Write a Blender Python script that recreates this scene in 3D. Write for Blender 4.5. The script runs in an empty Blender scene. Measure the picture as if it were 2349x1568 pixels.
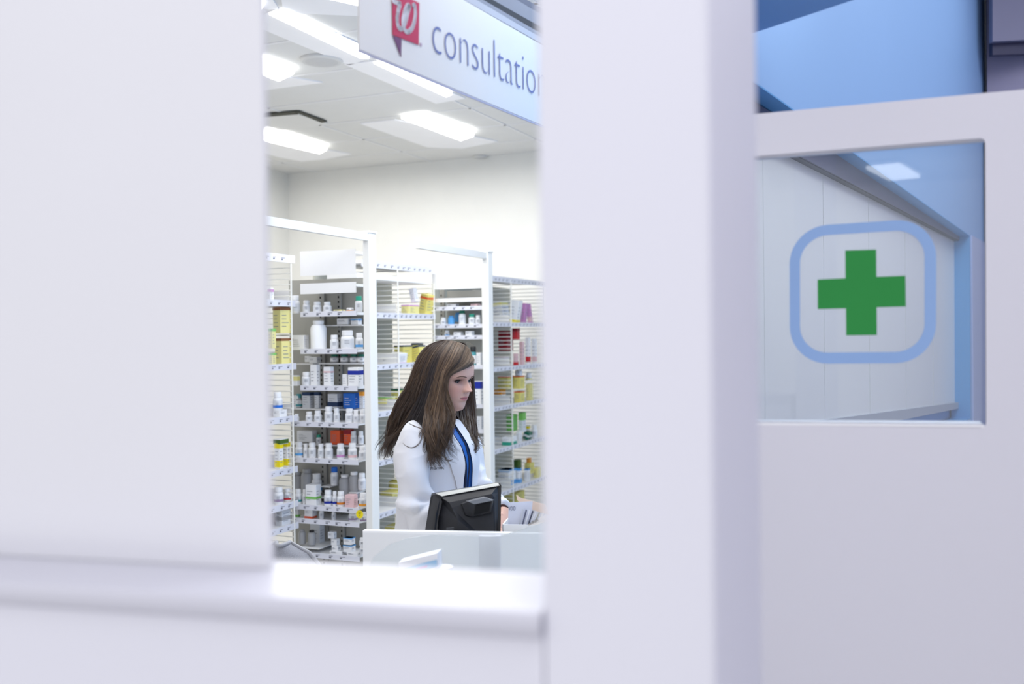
import bpy, math, random
import numpy as np
from mathutils import Vector, Matrix, noise
random.seed(7)
rnd = random.Random(11)
W, H, FL = 2349.0, 1568.0, 35.0
F = W * FL / 36.0
YAW, PITCH, ROLL = math.radians(23.1), math.radians(-0.5), math.radians(-0.7)
CAM = Vector((0, 0, 1.65))
CM = (Matrix.Rotation(YAW, 3, 'Z') @ Matrix.Rotation(math.pi/2 + PITCH, 3, 'X') @ Matrix.Rotation(ROLL, 3, 'Z'))
FWD = Vector((-math.sin(YAW), math.cos(YAW), 0)); RGT = Vector((math.cos(YAW), math.sin(YAW), 0)); UP = Vector((0, 0, 1))
scene = bpy.context.scene
COL = scene.collection

def ray(px, py): return CM @ Vector(((px - W/2)/F, -(py - H/2)/F, -1.0))
def P(px, py, d): return CAM + ray(px, py) * d
def hit(px, py, p0, n):
    r = ray(px, py); return CAM + r * ((p0 - CAM).dot(n) / r.dot(n))
def onx(px, py, x): return hit(px, py, Vector((x, 0, 0)), Vector((1, 0, 0)))
def ony(px, py, y): return hit(px, py, Vector((0, y, 0)), Vector((0, 1, 0)))
def onz(px, py, z): return hit(px, py, Vector((0, 0, z)), UP)
def depth(p): return (p - CAM).dot(FWD)

# ------------------------------------------------------------ materials
def lin(c):
    if isinstance(c, str):
        c = c.lstrip('#'); c = [int(c[i:i+2], 16)/255 for i in (0, 2, 4)]
    return tuple((v/12.92 if v <= .04045 else ((v+.055)/1.055)**2.4) for v in c)
_mats = {}
def mat(name, color, rough=.5, spec=.4, metal=0, alpha=1, trans=0, emit=0, bump=0, bscale=200, var=0.03, vscale=6, coat=0, sheen=0):
    if name in _mats: return _mats[name]
    m = bpy.data.materials.new(name); m.use_nodes = True
    nt = m.node_tree; b = nt.nodes['Principled BSDF']; c = lin(color)
    tc = nt.nodes.new('ShaderNodeTexCoord'); nz = nt.nodes.new('ShaderNodeTexNoise')
    nz.inputs['Scale'].default_value = vscale; nt.links.new(tc.outputs['Object'], nz.inputs['Vector'])
    mx = nt.nodes.new('ShaderNodeMix'); mx.data_type = 'RGBA'
    mx.inputs['A'].default_value = (*[v*(1-var) for v in c], 1); mx.inputs['B'].default_value = (*[min(1, v*(1+var)) for v in c], 1)
    nt.links.new(nz.outputs['Fac'], mx.inputs['Factor']); nt.links.new(mx.outputs['Result'], b.inputs['Base Color'])
    b.inputs['Roughness'].default_value = rough; b.inputs['Specular IOR Level'].default_value = spec
    b.inputs['Metallic'].default_value = metal; b.inputs['Alpha'].default_value = alpha
    b.inputs['Transmission Weight'].default_value = trans; b.inputs['Coat Weight'].default_value = coat
    b.inputs['Sheen Weight'].default_value = sheen
    if emit:
        b.inputs['Emission Color'].default_value = (*c, 1); b.inputs['Emission Strength'].default_value = emit
    if bump:
        n2 = nt.nodes.new('ShaderNodeTexNoise'); n2.inputs['Scale'].default_value = bscale
        nt.links.new(tc.outputs['Object'], n2.inputs['Vector'])
        bp = nt.nodes.new('ShaderNodeBump'); bp.inputs['Strength'].default_value = bump; bp.inputs['Distance'].default_value = .002
        nt.links.new(n2.outputs['Fac'], bp.inputs['Height']); nt.links.new(bp.outputs['Normal'], b.inputs['Normal'])
    _mats[name] = m; return m
def attr_mat(name, rough=.5, spec=.3, sss=0, aniso=0, contrast=0):
    m = bpy.data.materials.new(name); m.use_nodes = True; nt = m.node_tree; b = nt.nodes['Principled BSDF']
    a = nt.nodes.new('ShaderNodeAttribute'); a.attribute_name = 'Col'
    nt.links.new(a.outputs['Color'], b.inputs['Base Color'])
    b.inputs['Roughness'].default_value = rough; b.inputs['Specular IOR Level'].default_value = spec
    if sss:
        b.inputs['Subsurface Weight'].default_value = sss; b.inputs['Subsurface Radius'].default_value = (1, .3, .15); b.inputs['Subsurface Scale'].default_value = .006
    return m
def film(name, color, a):      # thin glass: mostly see-through with a faint reflection
    m = bpy.data.materials.new(name); m.use_nodes = True; nt = m.node_tree; nt.nodes.clear()
    o = nt.nodes.new('ShaderNodeOutputMaterial'); t = nt.nodes.new('ShaderNodeBsdfTransparent'); g = nt.nodes.new('ShaderNodeBsdfGlossy')
    d = nt.nodes.new('ShaderNodeBsdfDiffuse'); m1 = nt.nodes.new('ShaderNodeMixShader'); m2 = nt.nodes.new('ShaderNodeMixShader'); fr = nt.nodes.new('ShaderNodeFresnel')
    g.inputs['Roughness'].default_value = .02; fr.inputs['IOR'].default_value = 1.45
    t.inputs['Color'].default_value = (*lin('#fbfefe'), 1); d.inputs['Color'].default_value = (*lin(color), 1)
    m1.inputs[0].default_value = a
    nt.links.new(t.outputs[0], m1.inputs[1]); nt.links.new(d.outputs[0], m1.inputs[2])
    nt.links.new(fr.outputs[0], m2.inputs[0]); nt.links.new(m1.outputs[0], m2.inputs[1]); nt.links.new(g.outputs[0], m2.inputs[2]); nt.links.new(m2.outputs[0], o.inputs[0])
    return m

# ------------------------------------------------------------ mesh builder
class MB:
    def __init__(s): s.v = []; s.f = []
    def add(s, vs, fs):
        o = len(s.v); s.v += [Vector(p) for p in vs]; s.f += [tuple(i+o for i in f) for f in fs]; return s
    def box(s, c, sx, sy, sz, M=None, bev=0):
        c = Vector(c); hx, hy, hz = sx/2, sy/2, sz/2
        if bev:
            b = min(bev, hx*.49, hy*.49, hz*.49); vs = []; rings = [(-hz, b), (-hz+b, 0), (hz-b, 0), (hz, b)]
            for z, i in rings:
                x, y = hx-i, hy-i; k = b if i == 0 else b*.6
                for qx, qy in ((-x+k, -y), (x-k, -y), (x, -y+k), (x, y-k), (x-k, y), (-x+k, y), (-x, y-k), (-x, -y+k)): vs.append(Vector((qx, qy, z)))
            fs = [tuple(range(7, -1, -1)), tuple(range(24, 32))]
            for r in range(3):
                for k in range(8): fs.append((r*8+k, r*8+(k+1) % 8, (r+1)*8+(k+1) % 8, (r+1)*8+k))
        else:
            vs = [Vector((x, y, z)) for z in (-hz, hz) for x, y in ((-hx, -hy), (hx, -hy), (hx, hy), (-hx, hy))]
            fs = [(3, 2, 1, 0), (4, 5, 6, 7), (0, 1, 5, 4), (1, 2, 6, 5), (2, 3, 7, 6), (3, 0, 4, 7)]
        if M: vs = [M @ p for p in vs]
        return s.add([p + c for p in vs], fs)
    def prism(s, poly, off):     # planar polygon swept by off
        poly = [Vector(p) for p in poly]; off = Vector(off); n = len(poly)
        return s.add(poly + [p + off for p in poly], [tuple(range(n-1, -1, -1)), tuple(range(n, 2*n))] + [(i, (i+1) % n, n+(i+1) % n, n+i) for i in range(n)])
    def quadband(s, outer, inner, off):   # ring polygon (same count) swept by off
        n = len(outer); o = [Vector(p) for p in outer]; i_ = [Vector(p) for p in inner]; off = Vector(off)
        vs = o + i_ + [p+off for p in o] + [p+off for p in i_]; fs = []
        for k in range(n):
            j = (k+1) % n
            fs += [(k, j, n+j, n+k), (2*n+k, 3*n+k, 3*n+j, 2*n+j), (k, 2*n+k, 2*n+j, j), (n+k, n+j, 3*n+j, 3*n+k)]
        return s.add(vs, fs)
    def lathe(s, prof, c=(0, 0, 0), n=20, M=None):
        vs = []; fs = []; c = Vector(c)
        for r, z in prof:
            for k in range(n):
                a = 2*math.pi*k/n; p = Vector((r*math.cos(a), r*math.sin(a), z)); vs.append((M @ p if M else p) + c)
        m = len(prof)
        for i in range(m-1):
            for k in range(n): fs.append((i*n+k, i*n+(k+1) % n, (i+1)*n+(k+1) % n, (i+1)*n+k))
        fs.append(tuple(range(n-1, -1, -1))); fs.append(tuple(range((m-1)*n, m*n)))
        return s.add(vs, fs)
    def tube(s, pts, rad, n=8, flat=1.0, cap=True):
        pts = [Vector(p) for p in pts]; m = len(pts)
        if not hasattr(rad, '__len__'): rad = [rad]*m
        vs = []; fs = []; ref = None
        for i, p in enumerate(pts):
            t = (pts[min(i+1, m-1)] - pts[max(i-1, 0)])
            t = t.normalized() if t.length > 1e-9 else Vector((0, 0, 1))
            if ref is None: ref = t.orthogonal().normalized()
            ref = (ref - t*ref.dot(t)); ref = ref.normalized() if ref.length > 1e-6 else t.orthogonal().normalized()
            b = t.cross(ref)
            for k in range(n):
                a = 2*math.pi*k/n; vs.append(p + (ref*math.cos(a) + b*math.sin(a)*flat)*rad[i])
        for i in range(m-1):
            for k in range(n): fs.append((i*n+k, i*n+(k+1) % n, (i+1)*n+(k+1) % n, (i+1)*n+k))
        if cap: fs.append(tuple(range(n-1, -1, -1))); fs.append(tuple(range((m-1)*n, m*n)))
        return s.add(vs, fs)
    def loft(s, rings, cap=True):
        n = len(rings[0]); vs = [Vector(p) for r in rings for p in r]; fs = []; m = len(rings)
        for i in range(m-1):
            for k in range(n): fs.append((i*n+k, i*n+(k+1) % n, (i+1)*n+(k+1) % n, (i+1)*n+k))
        if cap: fs.append(tuple(range(n-1, -1, -1))); fs.append(tuple(range((m-1)*n, m*n)))
        return s.add(vs, fs)
    def grid(s, rows):
        n = len(rows[0]); m = len(rows)
        return s.add([p for r in rows for p in r], [(i*n+k, i*n+k+1, (i+1)*n+k+1, (i+1)*n+k) for i in range(m-1) for k in range(n-1)])
    def build(s, name, m, parent=None, smooth=False, base=None):
        me = bpy.data.meshes.new(name)
        o = bpy.data.objects.new(name, me); COL.objects.link(o)
        if base is None: base = BASES.get(parent.name, Vector()) if parent else Vector()
        me.from_pydata([tuple(p - base) for p in s.v], [], s.f)
        if m: me.materials.append(m)
        if smooth:
            me.shade_smooth() if smooth is True else me.set_sharp_from_angle(angle=smooth) if False else me.shade_smooth()
            if smooth is not True: me.set_sharp_from_angle(angle=smooth)
        me.update()
        if parent: o.parent = parent; BASES[o.name] = base
        else: o.location = base
        return o
BASES = {}
def thing(name, label, cat, base, group=None, kind=None):
    o = bpy.data.objects.new(name, None); COL.objects.link(o); o.location = base; o.empty_display_size = .1
    o['label'] = label; o['category'] = cat
    if group: o['group'] = group
    if kind: o['kind'] = kind
    BASES[o.name] = Vector(base); return o
def tag(o, label, cat, group=None):
    o['label'] = label; o['category'] = cat
    if group: o['group'] = group
    return o
def struct(name, mb, m, parent=None, smooth=False):
    o = mb.build(name, m, parent, smooth)
    if not parent: o['kind'] = 'structure'
    return o
SM = math.radians(35)
WHITE = mat('white_paint', '#e5e5ef', .55, .3, var=.01, vscale=2)
# ============================================================ camera
cd = bpy.data.cameras.new('camera'); cam = bpy.data.objects.new('camera', cd); COL.objects.link(cam)
cam.location = CAM; cam.rotation_euler = CM.to_euler(); cd.lens = 35; cd.sensor_width = 36; cd.clip_start = .05
cd.dof.use_dof = True; cd.dof.focus_distance = 3.75; cd.dof.aperture_fstop = 2.3
scene.camera = cam

# ============================================================ the setting
CEIL = 3.2
M_ceil = mat('ceiling_tile', '#dcdcdc', .8, .1, bump=.2, bscale=300)
M_wallw = mat('warm_white_wall', '#e6e5e1', .6, .2)
M_floor = mat('floor_vinyl', '#c9c8c6', .4, .3)
struct('floor', MB().box((-.5, 3.4, -.03), 13, 11.4, .06), M_floor)
HC2 = 4.4
struct('ceiling', MB().prism([Vector(q) for q in ((-7, -.1, CEIL), (-.62, -.1, CEIL), (-.62, 2.3, CEIL), (.12, 7.1, CEIL), (.12, 8.9, CEIL), (-7, 8.9, CEIL))], UP*.06), M_ceil)
struct('ceiling_store', MB().box((1.6, 4.4, HC2+.03), 6.4, 9, .06), mat('store_ceiling', '#a9a8b8', .8))
# ceiling grid, raised a hair from the tiles
g = MB()
for i in range(5): g.box((-6.6+i*1.22, 4.4, CEIL-.001), .022, 8.8, .006)
for j in range(14): g.box((-3.85, .1+j*.61, CEIL-.001), 6.3, .022, .006)
struct('trim_1', g, mat('grid_bar', '#e2e2e4', .6))
struct('wall_back', MB().box((-1.5, 8.0, HC2/2), 11, .1, HC2), M_wallw)
struct('wall_left', MB().box((-5.75, 4.4, CEIL/2), .1, 7.2, CEIL), M_wallw)

# near partition : low wall + ledge, sliding panel at its back edge, column at the right
def plane_dir(vpx):     # horizontal direction whose vanishing point is at image x = vpx
    return (RGT*(vpx - W/2) + FWD*F).normalized()
p0 = P(1240, 784, .86); dF = -plane_dir(-8000); nF = dF.cross(UP).normalized()     # dF: to the right, nearer
if nF.dot(CAM - p0) < 0: nF = -nF
SILLZ = hit(1240, 1401, p0, nF).z
A = hit(1240, 784, p0, nF); A.z = 0
def on_front(px, back=0):
    q = hit(px, 784, p0 - nF*back, nF); q.z = 0; return q
L0 = on_front(-700); R0 = on_front(1238)
TH = .125
mb = MB(); mb.prism([L0, R0, R0 - nF*TH, L0 - nF*TH], (0, 0, SILLZ-.02)); struct('wall_front', mb, WHITE)
# ledge with a softly rounded nose
mb = MB(); prof = []
for k in range(9):
    a = math.pi*k/8; prof.append((.006*math.sin(a)+.002, -.012+.012*math.cos(a)))
rings = []
for q in (L0, R0 - dF*.001):
    rings.append([q + nF*x + UP*(SILLZ-.0+z+.0) for x, z in prof] + [q - nF*(TH+.01) + UP*(SILLZ-.024), q - nF*(TH+.01) + UP*SILLZ])
mb.loft(rings); struct('trim_2', mb, mat('ledge_white', '#cdcdd8', .35, .5, var=.005))
# sliding white panel: hangs behind the ledge
LB = on_front(-800, TH-.03); RB = on_front(612, TH-.03)
pan = thing('sliding_partition', 'tall glossy white sliding panel standing on the near ledge, left of the opening', 'panel', LB.lerp(RB, .5) + UP*SILLZ)
mb = MB(); mb.prism([LB, RB, RB - nF*.008, LB - nF*.008], (0, 0, 1.55)); 
for i in range(len(mb.v)): mb.v[i] += UP*(SILLZ+.001)
mb.build('panel_sheet', mat('gloss_white_panel', '#e4e4ea', .12, .5, coat=.3, var=.015, vscale=3), pan)
mb = MB(); mb.box((LB.lerp(RB, .5)) + UP*(SILLZ+1.57), .05, .05, .04)
mb = MB(); mb.prism([LB + nF*.01, RB + nF*.01 , RB - nF*.02, LB - nF*.02], (0, 0, .05)); 
for i in range(len(mb.v)): mb.v[i] += UP*(SILLZ+1.545)
mb.build('top_rail', mat('rail_grey', '#b8b8bf', .4, .5), pan)
# column
dD = plane_dir(2150)
C0, C1 = on_front(1239), on_front(1634); C2 = C1 + dD*.235; C3 = C0 + dD*.235
mb = MB(); 
def rounded(poly, r, n=3):
    out = []
    for i, p in enumerate(poly):
        a = (poly[i-1]-p).normalized(); b = (poly[(i+1) % len(poly)]-p).normalized()
        for k in range(n+1):
            t = k/n; out.append(p + a*r*(1-t)**2 + b*r*t**2)
    return out
mb.prism(rounded([C0, C1, C2, C3], .004), (0, 0, 3.15)); struct('wall_center', mb, WHITE, smooth=SM)

# right partition with the pharmacy window
pw = P(2000, 784, 2.2); dW = -plane_dir(-5163); nW = dW.cross(UP).normalized()
if nW.dot(CAM - pw) < 0: nW = -nW
def onw(px, py, back=0): return hit(px, py, pw - nW*back, nW)
TW = .06
o_tl, o_tr, o_br, o_bl = onw(1690, 361), onw(2260, 315.5), onw(2262, 981), onw(1690, 974.5)
w_tl, w_tr = onw(1660, 268), onw(2620, 180); w_bl = w_tl.copy(); w_bl.z = 0; w_br = w_tr.copy(); w_br.z = 0
def ring_in(poly, r): return rounded(poly, r, 3)
inner = ring_in([o_tl, o_tr, o_br, o_bl], .012)
outer = []
for c in (w_tl, w_tr, w_br, w_bl): outer += [c]*4
mb = MB().quadband(outer, inner, -nW*TW)
for k_ in range(len(mb.v)):
    if k_ >= 3*len(outer) and (k_-3*len(outer)) in range(4, 12): mb.v[k_] += -dW*-.030
struct('wall_right', mb, mat('white_panel_paint', '#dedde6', .5, .3, var=.008, vscale=3))
mb = MB(); mb.prism([onw(1680, 986, .04), onw(2270, 990, .04), onw(2270, 300, .04), onw(1680, 345, .04)], -nW*.006)
win = struct('window_1', mb, film('window_glass', '#e9f2fb', .05))
sill = MB().prism([onw(1690, 975.5, .001), onw(2259, 980, .001), onw(2259, 980, .058), onw(1690, 975.5, .058)], UP*.004)
o = sill.build('window_sill', mat('sill_white', '#f4f4f8', .4), None); bpy.data.objects.remove(o)
sl = MB().prism([onw(1690, 974.5), onw(2258, 980), onw(2258, 980)-nW*.1, onw(1690, 974.5)-nW*.1], UP*.005)
win2 = struct('trim_3', sl, mat('sill_white', '#f7f7fb', .4))

# decal on the glass
def bil(q, s, t): return q[0]*(1-s)*(1-t) + q[1]*s*(1-t) + q[2]*s*t + q[3]*(1-s)*t
def rr(q, rad, n=10):    # rounded rectangle mapped on the quad q, radii as fractions
    pts = []
    rx, ry = rad
    for cx, cy, a0 in ((1-rx, ry, -90), (1-rx, 1-ry, 0), (rx, 1-ry, 90), (rx, ry, 180)):
        for k in range(n+1):
            a = math.radians(a0 + 90*k/n); pts.append(bil(q, cx + rx*math.cos(a), cy + ry*math.sin(a)))
    return pts
bk = .0385
qo = [onw(1811, 521, bk), onw(2148, 499, bk), onw(2147, 832, bk), onw(1812, 834, bk)]
qi = [onw(1835, 543, bk), onw(2121, 525, bk), onw(2121, 806, bk), onw(1835, 809, bk)]
dec = thing('window_decal', 'green cross inside a pale blue rounded square, stuck on the window glass', 'decal', bil(qo, .5, .5))
MB().quadband(rr(qo, (.27, .27)), rr(qi, (.23, .23)), nW*.001).build('ring', mat('decal_blue', '#93b2e0', .6, .2), dec)
crs = [(1939, 574), (2010, 572), (2010.5, 634.5), (2077, 632), (2078, 702.5), (2011, 704.5), (2011.5, 768), (1941, 769), (1940.5, 707), (1876, 708.5), (1875.5, 641), (1939.5, 638)]
MB().prism([onw(x, y, bk) for x, y in crs], nW*.001).build('cross', mat('decal_green', '#2f8f45', .6, .2, var=.04), dec)

# blue consultation wall with recessed white sliding screen
pb = P(1725, 784, 2.75); dB = plane_dir(2600); nB = dB.cross(UP).normalized()
if nB.dot(CAM - pb) < 0: nB = -nB
def onb(px, py, back=0): return hit(px, py, pb - nB*back, nB)
M_blue = mat('blue_paint', '#8fb7e6', .5, .3, var=.015, vscale=2)
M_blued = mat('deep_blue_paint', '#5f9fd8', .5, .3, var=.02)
zt = onb(1945, 360).z; zt2 = onb(2225, 540).z; z_top = (zt + zt2)/2
z_bot = onb(2227, 959).z
xL = onb(1560, 784); xJ = onb(2227, 784); xE = onb(2287, 784)
def col(p, z): q = p.copy(); q.z = z; return q
SL = onb(1640, 784)
tl, tr, br, bl = col(SL, onb(1725, 205).z+.035), onb(2225, 540), onb(2227, 960), col(SL, z_bot)
mb = MB().quadband([col(xL, HC2), col(xE, HC2), col(xE, 0), col(xL, 0)], [tl, tr, br, bl], -nB*.11)
# rounded end
rr_ = .30; cx = xE - nB*rr_
pts = []
for k in range(13):
    a = math.pi/2*k/12; pts.append(cx + nB*rr_*math.cos(a) + dB*rr_*math.sin(a))
poly = [col(p, 0) for p in pts] + [col(cx, 0)]
mb.prism(poly, (0, 0, HC2)); struct('wall_blue', mb, M_blue, smooth=SM)
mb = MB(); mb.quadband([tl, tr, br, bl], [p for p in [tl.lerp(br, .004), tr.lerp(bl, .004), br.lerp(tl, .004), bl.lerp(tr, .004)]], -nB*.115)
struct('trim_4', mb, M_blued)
struct('wall_beyond', MB().prism([col(xL, 0)-nB*.125, col(xE, 0)-nB*.125, col(xE, CEIL)-nB*.125, col(xL, CEIL)-nB*.125], -nB*.01), M_blue)
pz = onb(2229, 541).z; q0, q1 = onb(2229, 784), onb(2264, 784)
struct('trim_8', MB().prism([col(q0, 0), col(q1, 0), col(q1, pz), col(q0, pz)], nB*.008), mat('strip_lilac', '#b4bfe2', .6))  # pale lilac strip added over the lower end of the blue wall
# white screen panels with thin joints
scr = thing('sliding_screen', 'white panelled screen set in the blue wall behind the cross window', 'screen', col(xJ, z_bot)-nB*.1)
def onr(px, py, back=.1): return onb(px, py, back)
top_a, top_b = onr(1831, 372), onr(2189, 553); bot_a, bot_b = onr(1817, 973), onr(2191, 922)
ztA = col(SL, 0); 
cuts = [1700, 1748, 1886, 1990, 2074, 2137, 2188]
def tline(px):  # z on top / bottom by linear run along the plane
    q = onr(px, 784); s = (q-col(top_a, q.z)).dot(dB)/((top_b-top_a).dot(dB)); return q, top_a.z + (top_b.z-top_a.z)*s, bot_a.z + (bot_b.z-bot_a.z)*s
M_scr = mat('screen_white', '#eef1f2', .25, .4, var=.01)
for a, b in zip(cuts[:-1], cuts[1:]):
    qa, ta, ba = tline(a+.7); qb, tb, bb = tline(b-.3)
    MB().prism([col(qa, ba-.02), col(qb, bb-.02), col(qb, tb+.02), col(qa, ta+.02)], nB*.008).build('screen_leaf', M_scr, scr)
qa, ta, ba = tline(1690); qb, tb, bb = tline(2192)
MB().prism([col(qa, ta), col(qb, tb), col(qb, tb+.09), col(qa, ta+.09)], nB*.04).build('top_track', mat('track_grey', '#686a80', .4, .5, metal=.2), scr)
MB().prism([col(qa, ta-.004), col(qb, tb-.004), col(qb, tb+.022), col(qa, ta+.022)], nB*.034).build('track_lip', mat('track_dark', '#43454f', .6), scr)
MB().prism([col(qa, ba-.06), col(qb, bb-.04), col(qb, bb), col(qa, ba)], nB*.03).build('bottom_track', mat('track_light', '#a9afbb', .4, .5), scr)
# store wall and dark rail far right
MR = mat('store_wall_lilac', '#9c98b0', .7)
wr = P(2300, 200, 7.0); struct('wall_far', MB().box((wr.x+1.70, wr.y, HC2/2), 3.6, .1, HC2), MR)
q1, q2, q3, q4 = (P(x, y, 6.75) for x, y in ((2277, 96), (2460, 86), (2460, 120), (2277, 126)))
struct('trim_5', MB().prism([q1, q2, q3, q4], FWD*.05), mat('dark_rail', '#3c3d58', .5))
q1, q2, q3, q4 = (P(x, y, 6.7) for x, y in ((2277, -120), (2460, -120), (2460, 86), (2277, 95)))
struct('trim_6', MB().prism([q1, q2, q3, q4], FWD*.05), mat('bulkhead_grey', '#84849c', .6))

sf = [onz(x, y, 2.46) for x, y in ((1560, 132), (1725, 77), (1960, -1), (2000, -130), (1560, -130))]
struct('shade_wedge', MB().prism(sf, UP*.05), mat('shade_blue', '#6f9fd6', .6))  # made-up wedge; its deeper blue stands for slanting shade on the wall
struct('light_block_wall', MB().box((2.7, 3.4, HC2/2), .1, 9, HC2), mat('block_wall_lilac', '#a9a6bb', .7))  # unseen wall, added to cut the light coming from the right
# ============================================================ ceiling lights
def lamp_mat(n, c, e): return mat(n, c, .5, .1, emit=e, var=0)
M_lens = lamp_mat('lit_lens', '#fffffa', 3.0); M_troffer = mat('troffer_white', '#ececf0', .5, .2, emit=.05)
def cpoly(pts, z): return [onz(x, y, z) for x, y in pts]
def troffer(name, label, frame, lens, drop=.03):
    fz = CEIL-.008; fp = cpoly(frame, fz); lp = cpoly(lens, CEIL-drop)
    base = sum(fp, Vector())/len(fp); base.z = CEIL
    t = thing(name, label, 'ceiling light', base, 'ceiling lights over the pharmacy')
    MB().prism(fp, UP*.008).build('housing', M_troffer, t)
    MB().prism(lp, UP*(drop-.009)).build('lens', M_lens, t)
    return t
troffer('ceiling_light', 'recessed ceiling light nearest the back wall, lower right of the ceiling', [(826, 284), (905, 275), (1142, 325), (1060, 341), (980, 338)], [(921, 272), (975, 264), (1088, 303), (1086, 313), (1057, 323)])
troffer('ceiling_light', 'recessed ceiling light beside the white panel edge, lowest on the left', [(560, 338), (560, 310), (806, 354), (740, 366), (690, 370), (640, 361)], [(590, 309), (620, 298), (751, 338), (748, 345), (733, 353), (600, 322)])
troffer('ceiling_light', 'short bright ceiling light above the square vent, cut by the white panel', [(560, 212), (560, 160), (740, 190), (606, 207)], [(560, 150), (580, 130), (600, 136), (676, 162), (674, 170), (640, 187), (600, 172)])
troffer('ceiling_light', 'farther tube light of the long diagonal row, just under the sign', [(790, 148), (865, 140), (1068, 226), (1000, 238)], [(858, 146), (893, 140), (1036, 209), (1037, 217), (1024, 223)], .02)
troffer('ceiling_light', 'longer nearer tube light of the diagonal row, left of the sign', [(560, 50), (640, 20), (880, 125), (800, 150)], [(617, 34), (655, 26), (850, 120), (846, 135), (826, 134)], .02)
troffer('ceiling_light', 'ceiling light at the top edge above the white panel corner', [(440, -40), (600, -40), (640, 22), (560, 20)], [(480, -30), (560, -30), (608, 10), (600, 22), (560, 14)], .02)
troffer('ceiling_light', 'ceiling light at the very top just left of the sign edge', [(640, -40), (900, -60), (900, 40), (650, 30)], [(690, -40), (800, -50), (822, -8), (822, 14), (770, 2), (720, -8)], .02)
v = thing('ceiling_vent', 'square ceiling vent with painted shadow strips on two sides, near the panel edge', 'vent', onz(680, 275, CEIL))
MB().prism(cpoly([(560, 272), (679, 261), (752, 284), (640, 300)], CEIL-.012), UP*.01).build('face_plate', mat('vent_white', '#dedede', .7), v)
MB().prism(cpoly([(560, 266.5), (682, 256.5), (684, 262.5), (560, 272.5)], CEIL-.014), UP*.01).build('shadow_strip', mat('vent_dark', '#4a4a42', .8), v)  # dark strips paint the shadow along the plate's raised edges
MB().prism(cpoly([(676, 257), (688, 257), (750, 280), (738, 282)], CEIL-.014), UP*.01).build('shadow_strip', _mats['vent_dark'], v)
def disc(name, label, px, py, r, cat):
    c = onz(px, py, CEIL); t = thing(name, label, cat, c)
    MB().lathe([(r, -.001), (r, -.012), (r*.9, -.018)], c, 24).build('rim', mat('disc_grey', '#cfcfcf', .6), t)
    MB().lathe([(r*.85, -.017), (r*.3, -.024)], c, 24).build('grille', mat('disc_grey2', '#c6c6c7', .8), t)
hp_ = onw(2050, 390, .04); rd_ = ray(2050, 390).normalized(); rd_ = rd_ - nW*2*rd_.dot(nW); lp_ = hp_ + rd_*((CEIL - hp_.z)/rd_.z)
struct('ceiling_front', MB().box((lp_.x, lp_.y, CEIL+.06), 2.4, 2.4, .05), M_ceil)
rl = thing('ceiling_light', 'ceiling light whose bright reflection shows in the cross window glass', 'ceiling light', Vector((lp_.x, lp_.y, CEIL)))
MB().box((lp_.x, lp_.y, CEIL-.02), .30, .9, .03, Matrix.Rotation(.3, 3, 'Z')).build('lens', lamp_mat('front_lens', '#ffffff', 5.0), rl)
MB().box((lp_.x, lp_.y, CEIL+.01), .36, .96, .03, Matrix.Rotation(.3, 3, 'Z')).build('housing', M_troffer, rl)
disc('ceiling_speaker', 'faint round grey ceiling speaker between the diagonal lights and short light', 738, 136, .12, 'speaker')
disc('smoke_detector', 'tiny round grey detector on the ceiling close to the back wall', 1101, 357, .06, 'detector')

# ============================================================ hanging sign
ps = P(1228, 280, 2.9); dS = plane_dir(2477); nS = dS.cross(UP).normalized()
if nS.dot(CAM - ps) < 0: nS = -nS
def ons(px, py, f=0): return hit(px, py, ps + nS*f, nS)
sign = thing('hanging_sign', 'white hanging sign with red tag emblem reading consultation in thin blue letters', 'sign', ons(1100, 180))
sb = [ons(825, 113), ons(1420, 360), ons(1420, 205), ons(1064, 0), ons(900, -88), ons(824, -88)]
MB().prism(sb, -nS*.005).build('sign_board', mat('sign_white', '#e3e1de', .7, .2, var=.006), sign)
e0, e1 = ons(824, 114), ons(1420, 361)
MB().prism([e0, e1, e1-UP*.004, e0-UP*.004], -nS*.005).build('bottom_edge', mat('sign_edge', '#b9b8cc', .4), sign)
def sflat(pts, name, m, f0=.001, th=.0015): return MB().prism([ons(x, y, f0) for x, y in pts], nS*th).build(name, m, sign)
red = mat('sign_red', '#bc2048', .4, var=.03)
tagm = sflat([(899, -20), (930, -8), (961, 7), (959.5, 103), (900, 80)], 'emblem_tag', red)
MB().prism([ons(x, y, .001) for x, y in ((901, 82), (920.5, 89), (919.5, 131))], nS*.0012).build('emblem_fold', mat('sign_plum', '#6d3b62', .4), sign)
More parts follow.
